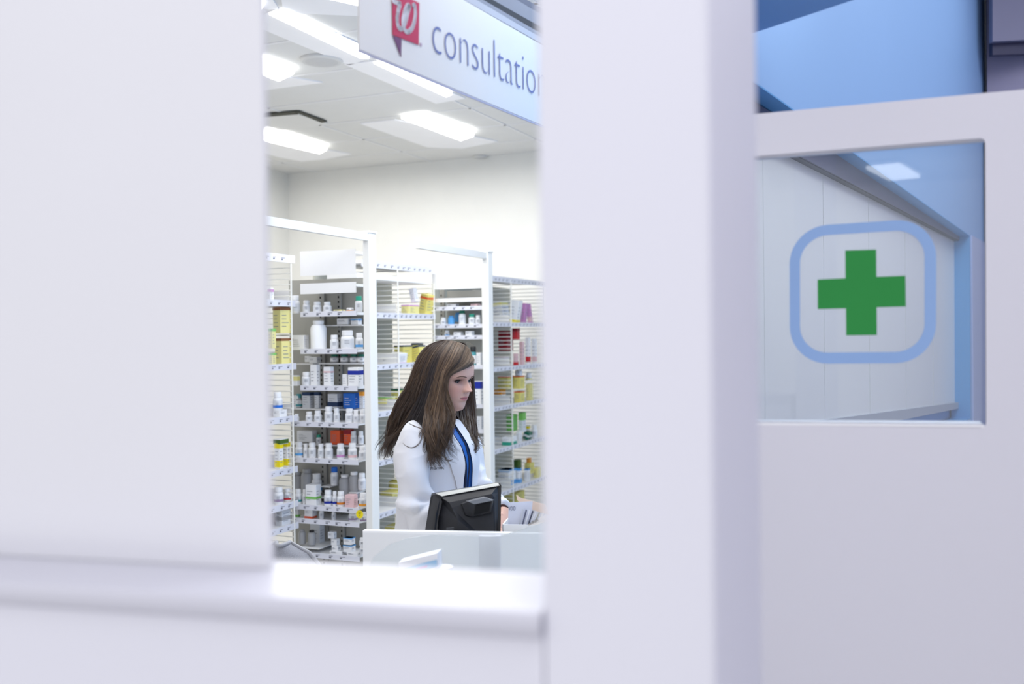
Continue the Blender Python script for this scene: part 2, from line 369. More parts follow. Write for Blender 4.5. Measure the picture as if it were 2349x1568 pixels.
# script W as a ribbon of flat beads
wpts = [(902, 2), (912, 7), (917, 9), (913, 25), (911, 45), (914, 62), (921, 66), (928, 55), (936, 25), (939, 15), (934, 13), (927, 30), (924, 52), (929, 70), (938, 72), (947, 60), (952, 35), (951, 14), (948, 12)]
def catmull(pts, n=8):
    pts = [Vector(p) for p in pts]; q = [pts[0]*2-pts[1]] + pts + [pts[-1]*2-pts[-2]]; out = []
    for i in range(1, len(q)-2):
        a, b, c, d = q[i-1:i+3]
        for k in range(n):
            t = k/n; out.append(.5*((2*b) + (c-a)*t + (2*a-5*b+4*c-d)*t*t + (3*b-a-3*c+d)*t**3))
    return out + [pts[-1]]
wp = catmull([ons(x, y, .003) for x, y in wpts], 7)
mb = MB(); 
def ribbon(mb, pts, wd, n, th):
    up = n; L = []; R = []
    for i, p in enumerate(pts):
        t = (pts[min(i+1, len(pts)-1)] - pts[max(i-1, 0)]).normalized(); s = t.cross(up).normalized()
        L.append(p + s*wd/2); R.append(p - s*wd/2)
    for i in range(len(pts)-1): mb.prism([L[i], L[i+1], R[i+1], R[i]], n*th)
    for p in (pts):
        mb.add([p + (dS*math.cos(a)+UP*math.sin(a))*wd*.5 + n*th for a in [k*math.pi/4 for k in range(8)]], [tuple(range(8))])
ribbon(mb, wp, .0112, nS, .0008); mb.build('emblem_script', mat('sign_script', '#f1eef2', .4), sign)
MB().prism([ons(x, y, .001) for x, y in ((963.5, 98), (967, 100), (967, 107), (963.5, 105))], nS*.001).build('emblem_mark', mat('mark_grey', '#b59ab0', .5), sign)
FNT = None
_tc = {}
def text_mesh(s, offset=0.0):
    if (s, offset) in _tc: return _tc[(s, offset)]
    c = bpy.data.curves.new('t', 'FONT'); c.body = s; c.offset = offset; c.resolution_u = 4
    o = bpy.data.objects.new('t', c); COL.objects.link(o)
    e = o.evaluated_get(bpy.context.evaluated_depsgraph_get()); me = e.to_mesh()
    vs = [v.co.copy() for v in me.vertices]; fs = [tuple(p.vertices) for p in me.polygons]
    e.to_mesh_clear(); COL.objects.unlink(o)
    _tc[(s, offset)] = (vs, fs); return vs, fs
def put_text(s, o, ux, uy, offset, name, m, parent):
    vs, fs = text_mesh(s, offset); x0 = min(v.x for v in vs)
    MB().add([o + ux*(v.x-x0) + uy*v.y for v in vs], fs).build(name, m, parent)
    return vs
tv, tf = text_mesh('consultation', -.022)
def letters_x(s):
    vs, _ = text_mesh(s, -.022); return min(v.x for v in vs), max(v.x for v in vs)
x0, x1 = letters_x('consultatio')
pa, pb_ = ons(993, 120, .002), ons(1229, 219, .002)
ux = (pb_ - pa)/(x1-x0) ; ux = Vector((ux.x, ux.y, ux.z))
cb = ons(1012, 121, .002); ct = ons(1012, 56, .002); xh = (ct-cb).length
xhf = max(v.y for v in text_mesh('o', -.022)[0]); 
blue_t = mat('sign_letters', '#6a73a6', .5)
def islands(vs, fs):
    par = list(range(len(vs)))
    def fd(i):
        while par[i] != i: par[i] = par[par[i]]; i = par[i]
        return i
    for f in fs:
        for k in f[1:]: par[fd(k)] = fd(f[0])
    gr_ = {}
    for f in fs: gr_.setdefault(fd(f[0]), []).append(f)
    out = []
    for g_ in gr_.values():
        ids = sorted({k for f in g_ for k in f}); mp = {k: i for i, k in enumerate(ids)}
        out.append(([vs[k] for k in ids], [tuple(mp[k] for k in f) for f in g_]))
    return sorted(out, key=lambda q: min(v.x for v in q[0]))
prev = None
for vs, fs in islands(*text_mesh('consultation', -.022)):
    xa, xb = min(v.x for v in vs), max(v.x for v in vs)
    if prev and xa < prev[1] - .01: prev[0].add([pa + ux*(v.x-x0) + UP*(v.y*xh/xhf*.97) for v in vs], fs); continue
    if prev: prev[0].build('letter', blue_t, sign)
    prev = (MB().add([pa + ux*(v.x-x0) + UP*(v.y*xh/xhf*.97) for v in vs], fs), xb)
prev[0].build('letter', blue_t, sign)
# metal rails above the sign
rail = thing('sign_rail', 'grey metal ceiling rail with a dark slot above the hanging sign', 'rail', ons(1150, 20))
MB().prism([ons(1064, -1, -.0), ons(1330, 150, 0), ons(1330, 136, 0), ons(1080, -8, 0)], -nS*.03).build('rail_lip', mat('lip', '#b4b4ba', .4), rail)
MB().prism([ons(1080, -8, 0), ons(1330, 138, 0), ons(1330, 128, 0), ons(1096, -8, 0)], -nS*.03).build('rail_body', mat('rail_b', '#8b8b92', .4, metal=.2), rail)
MB().prism([ons(1094, -9, 0), ons(1330, 129, 0), ons(1330, 112, 0), ons(1112, -11, 0)], -nS*.03).build('rail_slot', mat('rail_d', '#1c1c22', .5), rail)
MB().prism([ons(1112, -11, 0), ons(1330, 113, 0), ons(1330, 86, 0), ons(1170, -11, 0)], -nS*.03).build('rail_top', mat('rail_t', '#85858c', .5), rail)
MB().prism([ons(1162, -15, 0), ons(1330, 87, 0), ons(1330, 72, 0), ons(1190, -12, 0)], -nS*.03).build('rail_cap', mat('rail_c', '#5b5c68', .5), rail)
# ============================================================ shelving
M_sh = mat('shelf_white', '#eeeeef', .4, .4, var=.008)
M_strip = mat('label_strip', '#dfe0ea', .35, .4, var=.01)
M_back = mat('back_panel_grey', '#a9a8a2', .6, .3)
M_backw = mat('back_panel_white', '#c3c3b8', .6, .3)
M_upr = mat('upright_grey', '#a3a29e', .5, .4)
M_slot = mat('slot_dark', '#33322f', .8)
M_wire = mat('wire_white', '#f0efe9', .4, .4)
M_post = mat('post_white', '#efeeea', .4, .4, var=.005)
M_tag = mat('tag_print', '#70727f', .8)

def upright(parent, c, ztop, along, nrm, w=.03, sp=.0265):
    """slotted steel upright: c = foot point, along = wide direction, nrm = towards the viewer"""
    mb = MB(); a = along*w/2
    mb.prism([c-a, c+a, c+a+nrm*.012, c-a+nrm*.012], UP*ztop); u = mb.build('upright', M_upr, parent)
    mb = MB(); z = .05
    while z < ztop-.02:
        o = c - a*.35 + nrm*.0125 + UP*z
        mb.prism([o-along*.004, o+along*.004, o+along*.004+UP*.012, o-along*.004+UP*.012], nrm*.0008); z += sp
    mb.build('slot_row', M_slot, u)
def shelf(parent, p0, p1, inward, dpt, zbot, sh=.027, tags=True, m=M_strip, ext=0):
    """p0->p1 = front edge, inward = into the unit; zbot = underside of the label strip"""
    a, b = col(p0, zbot+sh-.006), col(p1, zbot+sh-.006)
    mb = MB(); mb.prism([a-UP*.014, b-UP*.014, b+inward*dpt-UP*.014, a+inward*dpt-UP*.014], UP*.014); s = mb.build('shelf', M_sh, parent)
    out = -inward; p1 = p1 + (p1-p0).normalized()*ext
    MB().prism([col(p0, zbot), col(p1, zbot), col(p1, zbot)+UP*sh, col(p0, zbot)+UP*sh], out*.004).build('label_strip', m, s)
    if tags:
        L = (p1-p0).length; d = (p1-p0).normalized(); t = rnd.uniform(.01, .03); mb = MB()
        while t < L-.05:
            o = col(p0, zbot+sh*.25) + d*t + out*.0045; k = rnd.uniform(.02, .035)
            mb.prism([o+UP*.010, o+d*k+UP*.010, o+d*k+UP*.0125, o+UP*.0125], out*.0004)
            mb.prism([o, o+d*.013, o+d*.013+UP*.007, o+UP*.007], out*.0004); t += rnd.uniform(.055, .085)
        if mb.v: mb.build('price_print', M_tag, s)
    return zbot+sh-.006
X, Y = Vector((1, 0, 0)), Vector((0, 1, 0))

# ---- left gondola face (facing the camera)
y1 = 4.42
g1x0, g1x1 = ony(668, 784, y1).x, -2.79
u1 = thing('shelving_unit', 'tall white medicine shelving bay left of the first white post', 'shelving', (-2.93, y1+.1, 0), 'pharmacy shelving')
s1py = [630, 672, 725, 811, 896, 980, 1064, 1173, 1205, 1283]
Z1 = []
for i, py in enumerate(s1py):
    zb = ony(770, py, y1).z
    px0 = 690 if i < 5 else 668
    Z1.append(shelf(u1, Vector((ony(px0, py, y1).x, y1, 0)), Vector((g1x1, y1, 0)), Y, .2, zb, (.13, .055)[i] if i < 2 else .027, i > 1, M_strip if i > 1 else M_sh, .033))
MB().box(((g1x0+g1x1)/2-.08, y1+.215, .98), g1x1-g1x0+.16, .01, 1.96).build('back_panel', M_back, u1)
MB().box(((g1x0+g1x1)/2, y1+.06, .2), g1x1-g1x0, .02, .38).build('base', mat('base_grey', '#8b8b93', .6), u1)
upright(u1, Vector((ony(742, 784, y1+.2).x, y1+.197, 0)), 1.93, X, -Y, .034)
upright(u1, Vector((ony(782, 784, y1+.2).x, y1+.2, 0)), 1.93, X, -Y, .02)
def riser(parent, x0, x1, y, z, d=.09):
    MB().prism([Vector((x0, y-d, z-.006)), Vector((x1, y-d, z-.006)), Vector((x1, y, z-.006)), Vector((x0, y, z-.006))], UP*.006).build('riser_shelf', M_sh, parent)
def post(name_lbl, px0, px1, y, pytop, hdr):
    xa = ony(px0, 784, y).x; xb = ony(px1, 784, y).x; zt_ = ony(px0+5, pytop, y).z
    t = thing('end_post', name_lbl, 'post', (xb, y, 0), 'white posts at the bay ends')
    MB().box(((xa+xb)/2, y+.035, zt_/2), xb-xa, .07, zt_, bev=.004).build('upright_panel', M_post, t)
    MB().box(((xa+xb)/2, y+.035, zt_+.004), xb-xa+.008, .076, .01).build('cap', M_post, t)
    xm = (xa+xb)/2
    MB().box((xm, y-hdr/2, zt_-.022), .03, hdr, .04).build('header_bar', mat('header_grey', '#e3e3e1', .5), t)
    return xa, xb, zt_
pa1 = post('nearest white post, left of the woman, with header bar running to the white panel', 834, 850, 4.40, 533, 1.6)
pa2 = post('second white post, right of the woman, with header bar behind her head', 1106, 1122, 5.79, 578, .90)
# ---- second gondola face
y2 = 5.82; g2x0 = ony(1000, 784, y2).x; g2x1 = pa2[0]-.002
u2 = thing('shelving_unit', 'deep medicine shelving bay behind the woman, left of the second post', 'shelving', ((g2x0+g2x1)/2, y2+.1, 0), 'pharmacy shelving')
s2py = [662, 692, 711, 752, 778, 846, 935, 992, 1035, 1076, 1130, 1190, 1250]
Z2 = [shelf(u2, Vector((g2x0-.02, y2, 0)), Vector((g2x1-.07, y2, 0)), Y, .22, ony(1060, py, y2).z, .026 if i else .15, i > 1, M_strip if i > 1 else M_sh, .066) for i, py in enumerate(s2py)]
MB().box(((g2x0+g2x1)/2-.04, y2+.235, .97), g2x1-g2x0-.02, .01, 1.94).build('back_panel', M_back, u2)
upright(u2, Vector((ony(1017, 784, y2+.2).x, y2+.2, 0)), 1.95, X, -Y, .034)
# ---- wire dividers and side runs facing the aisle
def wire_panel(parent, y, xb, xf, z0, z1, sp=.0295):
    mb = MB(); z = z0
    while z < z1: mb.tube([(xb, y, z), (xf, y, z)], .0031, 6); z += sp
    d = mb.build('wire_grid', M_wire, parent, smooth=SM)
    MB().tube([(xf, y, z0-.02), (xf, y, z1)], .005, 8).build('grid_rail', M_wire, parent, smooth=SM)
def run(label, xf, dpt, ya, yb, zb_list, yd, ztop, group='pharmacy shelving', end=False):
    t = thing('shelving_unit', label, 'shelving', (xf-dpt/2, (ya+yb)/2, 0), group)
    zs = [shelf(t, Vector((xf, ya, 0)), Vector((xf, yb, 0)), -X, dpt-.01, zb, .033 if i else .04, True) for i, zb in enumerate(zb_list)]
    MB().box((xf-dpt-.005, (ya+yb)/2, ztop/2), .01, yb-ya, ztop).build('back_panel', M_backw, t)
    MB().box((xf-dpt/2, (ya+yb)/2, .04), dpt-.02, yb-ya, .08).build('base', M_sh, t)
    for zb in zb_list[1:]:
        MB().box((xf-dpt*.52, yd+.012, zb+.045), dpt*.92, .004, .09).build('tray_side', M_sh, t)
    wire_panel(t, yd, xf-dpt+.005, xf+.002, .12, ztop+.03)
    return t, zs
xr1, xr2, xr3 = -3.12, -3.02, -2.92
zr1 = [onx(640, py, xr1).z for py in (600, 702, 849, 971, 1091, 1172, 1224)]
r1, ZR1 = run('near side run of shelves seen beside the white panel edge', xr1, .3, 3.4, 4.395, zr1, 4.36, 2.0)
zr2 = [onx(955, py, xr2).z for py in (624, 731, 842)]; k = zr2[2]
zr2 += [ony(885, py, 5.31).z for py in (949, 1056, 1171, 1285)]
r2, ZR2 = run('side run of shelves with wire divider left of the woman', xr2, .32, 4.9, 5.80, zr2, 5.31, 2.02)
zr3 = [onx(1200, py, xr3).z for py in (652, 749, 846, 931, 1023, 1119, 1210)]
r3, ZR3 = run('farthest side run of shelves with wire divider, right of the second post', xr3, .32, 6.2, 7.6, zr3, 6.83, 2.02)
upright(r2, Vector((xr2-.318, 5.5, 0)), 1.98, Y, X, .034); upright(r3, Vector((xr3-.318, 7.0, 0)), 1.98, Y, X, .034)
wire_panel(r2, 5.785, xr2-.31, xr2+.002, .12, 1.98)
wire_panel(r3, 7.52, xr3-.31, xr3+.002, .12, 2.03)
MB().box((xr2-.1, 5.3, 1.99), .2, .9, .03).build('top_board', M_sh, r2)

# ============================================================ stock on the shelves
ORD = ['first', 'second', 'third', 'fourth', 'fifth', 'sixth', 'seventh', 'eighth', 'ninth', 'tenth', 'eleventh', 'twelfth']
REC = []      # (empty, look, place, px)
CN = {'w': '#f2f3f6', 'g': '#a9aaae', 'y': '#e6db80', 'yl': '#eae29a', 't': '#2fa58c', 'dg': '#1f6a55', 'bl': '#2a6fd0', 'nb': '#1c2f9c', 'lb': '#5ba3e0', 'o': '#e8623a', 'or': '#f0a23c',
      'br': '#8a5a3a', 'p': '#c98fc4', 'r': '#cc2f38', 'dr': '#8e1f2c', 'k': '#2a2b2e', 'ye': '#f6e21c', 'gr': '#7fc463', 'pk': '#e6c3c6', 'n': '#2b3f63', 'dk': '#4a6b2a', 'tl': '#4f9aa3', 'lw': '#dfe2e8', 'am': '#d9812a', 'mv': '#9b87a8'}
NMS = {'w': 'white', 'g': 'grey', 'y': 'yellow', 'yl': 'pale yellow', 't': 'teal', 'dg': 'dark green', 'bl': 'blue', 'nb': 'navy', 'lb': 'light blue', 'o': 'orange', 'or': 'amber', 'br': 'brown', 'p': 'purple',
       'r': 'red', 'dr': 'dark red', 'k': 'black', 'ye': 'bright yellow', 'gr': 'green', 'pk': 'pink', 'n': 'slate', 'dk': 'olive', 'tl': 'teal', 'lw': 'off-white', 'am': 'amber', 'mv': 'mauve'}
def cm(k, rough=.45): return mat('stock_'+k, CN[k], rough, .35, var=.02, vscale=20)
M_print = mat('print_grey', '#8a8d96', .8); M_gj = mat('grey_plastic', '#a8a9ad', .3, .5, var=.05)
def jitter(): return rnd.uniform(-.002, .002)
def bottle(c, w, h, cap='w', band=None, body='w', place='', px=0, sq=False, kind='pill_bottle'):
    M = Matrix.Rotation(rnd.uniform(0, 6), 3, 'Z'); r = w/2; rc = r*.82; hc = min(h*.26, .02+h*.1)
    look = f"{NMS[body]} bottle with {NMS[cap]} cap" + (f" and {NMS[band]} label band" if band else '')
    t = thing(kind, look, 'bottle', c); z1 = h-hc
    MB().lathe([(r*.92, 0), (r, .003), (r, z1*.80), (r*.93, z1*.90), (rc*.86, z1*.97), (rc*.86, z1)], c, 18, M).build('bottle_body', cm(body, .3), t, smooth=SM)
    MB().lathe([(rc, z1*.985), (rc, h-.003), (rc*.9, h)], c, 18, M).build('cap', cm(cap, .4), t, smooth=SM)
    MB().lathe([(r+.0006, z1*.16), (r+.0006, z1*.74)], c, 18, M).build('paper_label', cm('lw' if body == 'w' else 'w', .7), t, smooth=SM)
    mb = MB(); v = (CAM - c); v.z = 0; v.normalize(); sd = UP.cross(v)
    for k in range(3):
        zz = z1*(.62-.1*k); a = c + v*(r+.0012) - sd*r*.45 + UP*zz
        mb.prism([a, a+sd*r*rnd.uniform(.5, .9), a+sd*r*.7+UP*.0018, a+UP*.0018], v*.0003)
    mb.build('print', M_print, t)
    if band: MB().lathe([(r+.0012, z1*.2), (r+.0012, z1*.4)], c, 18, M).build('label_band', cm(band, .6), t, smooth=SM)
    REC.append((t, look, place, px)); return t
def jar(c, w, h, cap='g', body='g', place='', px=0):
    r = w/2; look = f"large {NMS[body]} jar with {NMS[cap]} lid"; t = thing('jar', look, 'jar', c)
    MB().lathe([(r*.9, 0), (r, .004), (r, h*.72), (r*.85, h*.83), (r*.6, h*.87), (r*.6, h*.9)], c, 20).build('jar_body', cm(body, .3), t, smooth=SM)
    MB().lathe([(r*.68, h*.88), (r*.68, h*.985), (r*.6, h)], c, 20).build('lid', cm(cap, .4), t, smooth=SM)
    REC.append((t, look, place, px)); return t
def carton(c, w, d, h, body='w', stripe=None, srel=(.72, .92), rz=0, tilt=0, roll=0, place='', px=0, face='y', name='medicine_box', two=None, lk=None):
    """face: which side carries the print ('y' = -Y side, 'x' = +X side)"""
    M = Matrix.Rotation(rz, 3, 'Z') @ Matrix.Rotation(roll, 3, 'Y') @ Matrix.Rotation(tilt, 3, 'X')
    lift = abs(math.sin(roll))*w/2*.96 + abs(math.sin(tilt))*d/2*.96
    shp = 'tall ' if h > 1.5*max(w, d) else ('flat ' if h < .45*w else '')
    look = lk or f"{shp}{NMS[body]} carton" + (f" with {NMS[stripe]} band" if stripe else '')
    t = thing(name, look, 'box', c); cc = c + UP*(h/2*math.cos(roll)+lift)
    MB().box(cc, w, d, h, M, bev=.0015).build('carton', cm(body, .6), t)
    if stripe:
        z0, z1 = srel; MB().box(cc + M @ Vector((0, 0, h*((z0+z1)/2-.5))), w+.0012, d+.0012, h*(z1-z0), M).build('colour_band', cm(stripe, .6), t)
    mb = MB()
    for (fw, sgn_) in (('y', -1), ('x', 1)):
        ww = (w if fw == 'y' else d); rows = 2 + int(h > .06)*2
        for k in range(rows):
            zz = h*(.18 - .14*k); l = ww*rnd.uniform(.25, .62); s0 = -ww*.36; th = max(.0014, h*.022)
            if stripe and srel[0]-.5 < zz/h < srel[1]-.5: continue
            if fw == 'y': mb.box(cc + M @ Vector((s0+l/2, -d/2-.0008, zz)), l, .0006, th, M)
            else: mb.box(cc + M @ Vector((w/2+.0008, s0+l/2, zz)), .0006, l, th, M)
    mb.build('print', M_print if body != 'bl' else cm('w'), t)
    if two: MB().box(cc + M @ Vector((0, 0, -h*.3)), w+.0012, d+.0012, h*.26, M).build('lower_band', cm(two, .6), t)
    REC.append((t, look, place, px)); return t
ppm1 = 1/(F/ (depth(Vector((-2.95, y1, 1.65)))))    # metres per pixel on the first face
def U1(kind, px, w, h, si, *a, rear=0, base=None, **k):
    yy = y1 + (.145 if rear else .045) + jitter()
    s = ppm1*(1.0 if not rear else 1.02)
    z = Z1[si] if base is None else ony(px, base, yy).z
    x = ony(px, 784, yy).x
    place = f"{ORD[si]} shelf{' rear' if rear else ''}, left bay"
    c = Vector((x, yy, z))
    if kind == 'c':
        w_, h_ = w*s/1.12, h*s; return carton(c, w_, min(w_*.8, .05), h_, *a, place=place, px=px, rz=rnd.uniform(-.05, .05), **k)
    return {'b': bottle, 'j': jar}[kind](c, w*s/1.02, h*s, *a, place=place, px=px, **k)
# third shelf
U1('b', 679, 20, 42, 2); U1('b', 704, 17, 30, 2); U1('b', 729, 20, 26, 2); U1('b', 752, 19, 25, 2); U1('c', 780, 24, 6, 2, 'yl', 'br', (.0, .5)); U1('c', 804, 14, 10, 2, 'w', 'or', (.1, .45)); U1('b', 824, 17, 36, 2, 't')
# fourth shelf
U1('c', 688, 40, 34, 3); U1('j', 731, 38, 68, 3, 'w', 'w'); U1('b', 767, 20, 34, 3); U1('b', 797, 31, 44, 3); U1('b', 824, 17, 38, 3, 'w', 'lb'); U1('c', 792, 34, 14, 3, rear=1, base=744); U1('c', 818, 22, 14, 3, 'w', 'lb', rear=1, base=744)
riser(u1, ony(752, 784, y1+.2).x, g1x1-.005, y1+.2, ony(790, 745, y1+.15).z)
U1('c', 676, 16, 28, 3, 'lw', base=800); U1('c', 677, 18, 24, 4, 'w', 'yl', (.5, .9), base=884); U1('c', 679, 18, 30, 5, 'w', rear=1, base=936)
# fifth
for q in (767, 790, 812, 829): U1('b', q, 20, 19, 4, 'dg', None, 'g', rear=1, base=831)
riser(u1, ony(752, 784, y1+.2).x, g1x1-.005, y1+.2, ony(790, 832, y1+.15).z)
U1('b', 702, 22, 33, 4); U1('c', 722, 20, 50, 4); U1('c', 753, 21, 45, 4, 'w', 'pk', (.7, .78)); U1('c', 792, 14, 28, 4); U1('c', 815, 31, 44, 4, 'w', 'nb', (.62, .84)); U1('c', 722, 24, 14, 4, 'w', rear=1, base=832); U1('c', 706, 14, 14, 4, 'w', rear=1, base=830)
riser(u1, ony(694, 784, y1+.2).x, ony(738, 784, y1+.2).x, y1+.2, ony(715, 833, y1+.15).z)
# sixth
riser(u1, ony(680, 784, y1+.2).x, g1x1-.005, y1+.2, ony(790, 937, y1+.15).z)
U1('b', 684, 15, 34, 5, 'tl', 'tl', 'g', rear=1, base=936); U1('c', 705, 24, 38, 5, 'lw', 'n', (.8, 1.0), rear=1, base=936); U1('c', 727, 14, 38, 5, 'lw', 'n', (.8, 1.0), rear=1, base=936)
U1('c', 767, 30, 34, 5, 'lw', 'n', (.15, .45), rear=1, base=936); U1('c', 804, 34, 35, 5, 'bl', rear=1, base=936); U1('c', 829, 12, 38, 5, 'lw', 'or', (.75, 1.0), rear=1, base=936)
for q, w_, h_ in ((678, 12, 18), (707, 17, 24), (727, 18, 27), (752, 20, 37), (770, 14, 33), (799, 19, 33), (814, 13, 30), (829, 14, 32)): U1('b', q, w_, h_, 5)
# seventh
riser(u1, ony(672, 784, y1+.2).x, g1x1-.005, y1+.2, ony(790, 1019, y1+.15).z)
U1('c', 701, 46, 26, 6, 'w', rear=1, base=1012); U1('c', 771, 28, 32, 6, 'o', rear=1, base=1018); U1('c', 797, 20, 33, 6, 'o', 'dr', (.72, 1.0), rear=1, base=1018)
U1('b', 808, 15, 30, 6, rear=1, base=1018); U1('b', 825, 13, 30, 6, rear=1, base=1018); U1('b', 728, 12, 22, 6, 't', rear=1, base=1018)
for q, w_, h_, b_ in ((683, 19, 36, 'lb'), (698, 12, 33, None), (713, 19, 36, None), (733, 15, 34, None), (751, 19, 36, None), (778, 18, 36, 'p'), (805, 20, 38, 'pk'), (828, 17, 32, None)): U1('b', q, w_, h_, 6, 'w', b_)
# eighth
riser(u1, ony(672, 784, y1+.2).x, g1x1-.005, y1+.2, ony(790, 1140, y1+.15).z)
for q0_, q1_, b_ in ((709, 735, 1131), (753, 773, 1113), (816, 834, 1123)): riser(u1, ony(q0_, 784, y1+.2).x, ony(q1_, 784, y1+.2).x, y1+.2, ony(760, b_, y1+.145).z)
U1('j', 678, 26, 60, 7, 'g', 'g', rear=1, base=1139); U1('j', 700, 30, 66, 7, 'g', 'g', rear=1, base=1139); U1('b', 722, 24, 46, 7, 'w', 'lb', rear=1, base=1130)
U1('b', 763, 18, 42, 7, 'bl', None, 'w', rear=1, base=1112); U1('j', 787, 28, 52, 7, 'w', 'g', rear=1, base=1139); U1('j', 808, 24, 58, 7, 'w', 'g', rear=1, base=1139); U1('b', 826, 18, 38, 7, rear=1, base=1122)
U1('b', 679, 17, 34, 7, 'w', 'tl'); U1('b', 694, 11, 34, 7, 'w'); U1('c', 714, 32, 47, 7, 'w', 'gr', (.3, .42), lk='tall white carton with green mark'); U1('b', 748, 19, 36, 7, 'w', 'nb'); U1('b', 763, 11, 34, 7, 'w', 'nb'); U1('b', 777, 18, 35, 7, 'w', 'am'); U1('c', 801, 26, 29, 7, 'pk'); U1('b', 828, 19, 34, 7, 'w', 'or')
# ninth
U1('c', 676, 13, 24, 8, 'w', 'gr', (.05, .25)); U1('c', 707, 25, 24, 8, 'w', 'o', (.02, .22)); U1('b', 732, 11, 25, 8); U1('b', 760, 10, 24, 8); U1('b', 804, 20, 25, 8, 'w', 'mv'); U1('b', 828, 15, 22, 8, 'w', 'mv')
# tenth
U1('c', 722, 30, 44, 9, 'lw', rear=1, base=1243); U1('j', 687, 17, 34, 9, 'g', 'g', base=1246); U1('j', 709, 18, 34, 9, 'k', 'g', base=1248); riser(u1, g1x0, ony(738, 784, y1+.06).x, y1+.2, ony(700, 1249, y1+.06).z, .19)
U1('b', 684, 18, 18, 9, base=1270, rear=0)
U1('c', 769, 36, 8, 9, 'w'); U1('c', 807, 32, 8, 9, 'w'); U1('c', 765, 19, 15, 9, 'w', base=1264); U1('c', 763, 18, 15, 9, 'w', base=1249); U1('c', 756, 18, 15, 9, 'lw', base=1233); U1('c', 795, 25, 16, 9, 'w', 'lb', (.85, 1.0), base=1264); U1('c', 795, 24, 16, 9, 'w', 'lb', (.85, 1.0), base=1247); U1('b', 825, 14, 20, 9, base=1268); U1('b', 825, 14, 18, 9, base=1250)
st = thing('shelf_sticker', 'round bright yellow sticker hanging on the eighth shelf edge, left bay', 'sticker', ony(825, 1179, y1-.008))
MB().lathe([(.0215, 0), (.0215, .0008)], ony(825, 1179, y1-.006), 24, Matrix.Rotation(math.pi/2, 3, 'X')).build('disc', cm('ye'), st)
mb = MB()
for k in range(3): mb.box(ony(825, 1174+k*4, y1-.0075), .018-.004*k, .0004, .0022)
mb.build('print', mat('sticker_print', '#6a6420', .8), st)

# ---- left run (facing the aisle, seen at the panel edge)
def RUN(xf, zs, nm, kind, px, w, h, si, *a, base=None, set_=.045, yb=None, **k):
    q = onx(px, 784, xf-set_); s = depth(q)/F; z = zs[si] if base is None else onx(px, base, xf-set_).z
    c = Vector((q.x, q.y, z)); place = f"{ORD[si]} shelf, {nm}"
    if kind == 'c':
        kw = dict(rz=rnd.uniform(-.06, .06)); kw.update({x: k.pop(x) for x in ('rz',) if x in k})
        W_ = k.pop('W', .55); return carton(c, w*s*W_, w*s*k.pop('D', .85), h*s, *a, place=place, px=px, **kw, **k)
    return {'b': bottle, 'j': jar}[kind](c, w*s, h*s, *a, place=place, px=px, **k)
N1 = 'side run by panel'
RUN(xr1, ZR1, N1, 'c', 622, 16, 30, 1, 'w', 'p', (.7, .9)); RUN(xr1, ZR1, N1, 'c', 621, 16, 20, 1, 'w', 'p', (.1, .4), base=690) if 0 else None
RUN(xr1, ZR1, N1, 'c', 651, 44, 60, 2, 'yl', 'br', (.9, 1.0), rz=-.35, W=.62, D=.7); RUN(xr1, ZR1, N1, 'c', 648, 46, 60, 2, 'yl', 'br', (.88, 1.0), base=764, rz=-.3, W=.62, D=.7)
RUN(xr1, ZR1, N1, 'c', 624, 17, 28, 2, 'yl', 'gr', (.82, 1.0), W=.7, set_=.03); RUN(xr1, ZR1, N1, 'c', 624, 17, 46, 2, 'yl', 'gr', (.85, 1.0), base=799, W=.7, set_=.03)
RUN(xr1, ZR1, N1, 'b', 635, 22, 42, 3, 'w', 'bl', base=941); RUN(xr1, ZR1, N1, 'c', 640, 34, 17, 3, 'w'); 
RUN(xr1, ZR1, N1, 'c', 641, 36, 12, 4, 'w', 'dk', (.1, .9), base=1018); RUN(xr1, ZR1, N1, 'c', 636, 24, 59, 4, 'w', 'ye', (.8, 1.0), two='ye', W=.6, D=.6); RUN(xr1, ZR1, N1, 'c', 654, 20, 59, 4, 'w', 'ye', (.8, 1.0), two='ye', W=.6, D=.6)
RUN(xr1, ZR1, N1, 'b', 634, 22, 38, 5, 'w', 'mv'); RUN(xr1, ZR1, N1, 'b', 655, 17, 30, 5, 'w', 'r')
RUN(xr1, ZR1, N1, 'c', 644, 38, 40, 6, 'lw', 'g', (.3, .5), W=.5)
# ---- middle run
N2 = 'wired run left of woman'
RUN(xr2, ZR2, N2, 'c', 942, 52, 22, 1, 'yl', 'p', (.88, 1.0), W=.4); RUN(xr2, ZR2, N2, 'c', 980, 46, 46, 1, 'y', 'o', (.78, .88), roll=.22, W=.5, D=.5, rz=-.3); RUN(xr2, ZR2, N2, 'c', 951, 22, 32, 1, 'w', base=694, roll=-.2)
RUN(xr2, ZR2, N2, 'c', 925, 48, 40, 2, 'y', 'n', (.92, 1.0), W=.5, set_=.12); RUN(xr2, ZR2, N2, 'c', 957, 30, 42, 2, 'y', 'n', (.92, 1.0), set_=.14); RUN(xr2, ZR2, N2, 'c', 962, 42, 36, 2, 'y', 'n', (.9, 1.0), roll=-.18, rz=-.3, W=.55, D=.5)
RUN(xr2, ZR2, N2, 'c', 915, 40, 24, 2, 'w', 'p', (.0, .12), lk='white crumpled packet with purple edge', roll=.15); RUN(xr2, ZR2, N2, 'c', 889, 30, 15, 2, 'ye', set_=.1)
RUN(xr2, ZR2, N2, 'c', 912, 36, 42, 3, 'y', 'dg', (.92, 1.0), set_=.12); RUN(xr2, ZR2, N2, 'c', 884, 46, 16, 3, 'yl', 'gr', (.8, 1.0), base=925, set_=.12)
RUN(xr2, ZR2, N2, 'c', 900, 30, 26, 4, 'lw', set_=.12)
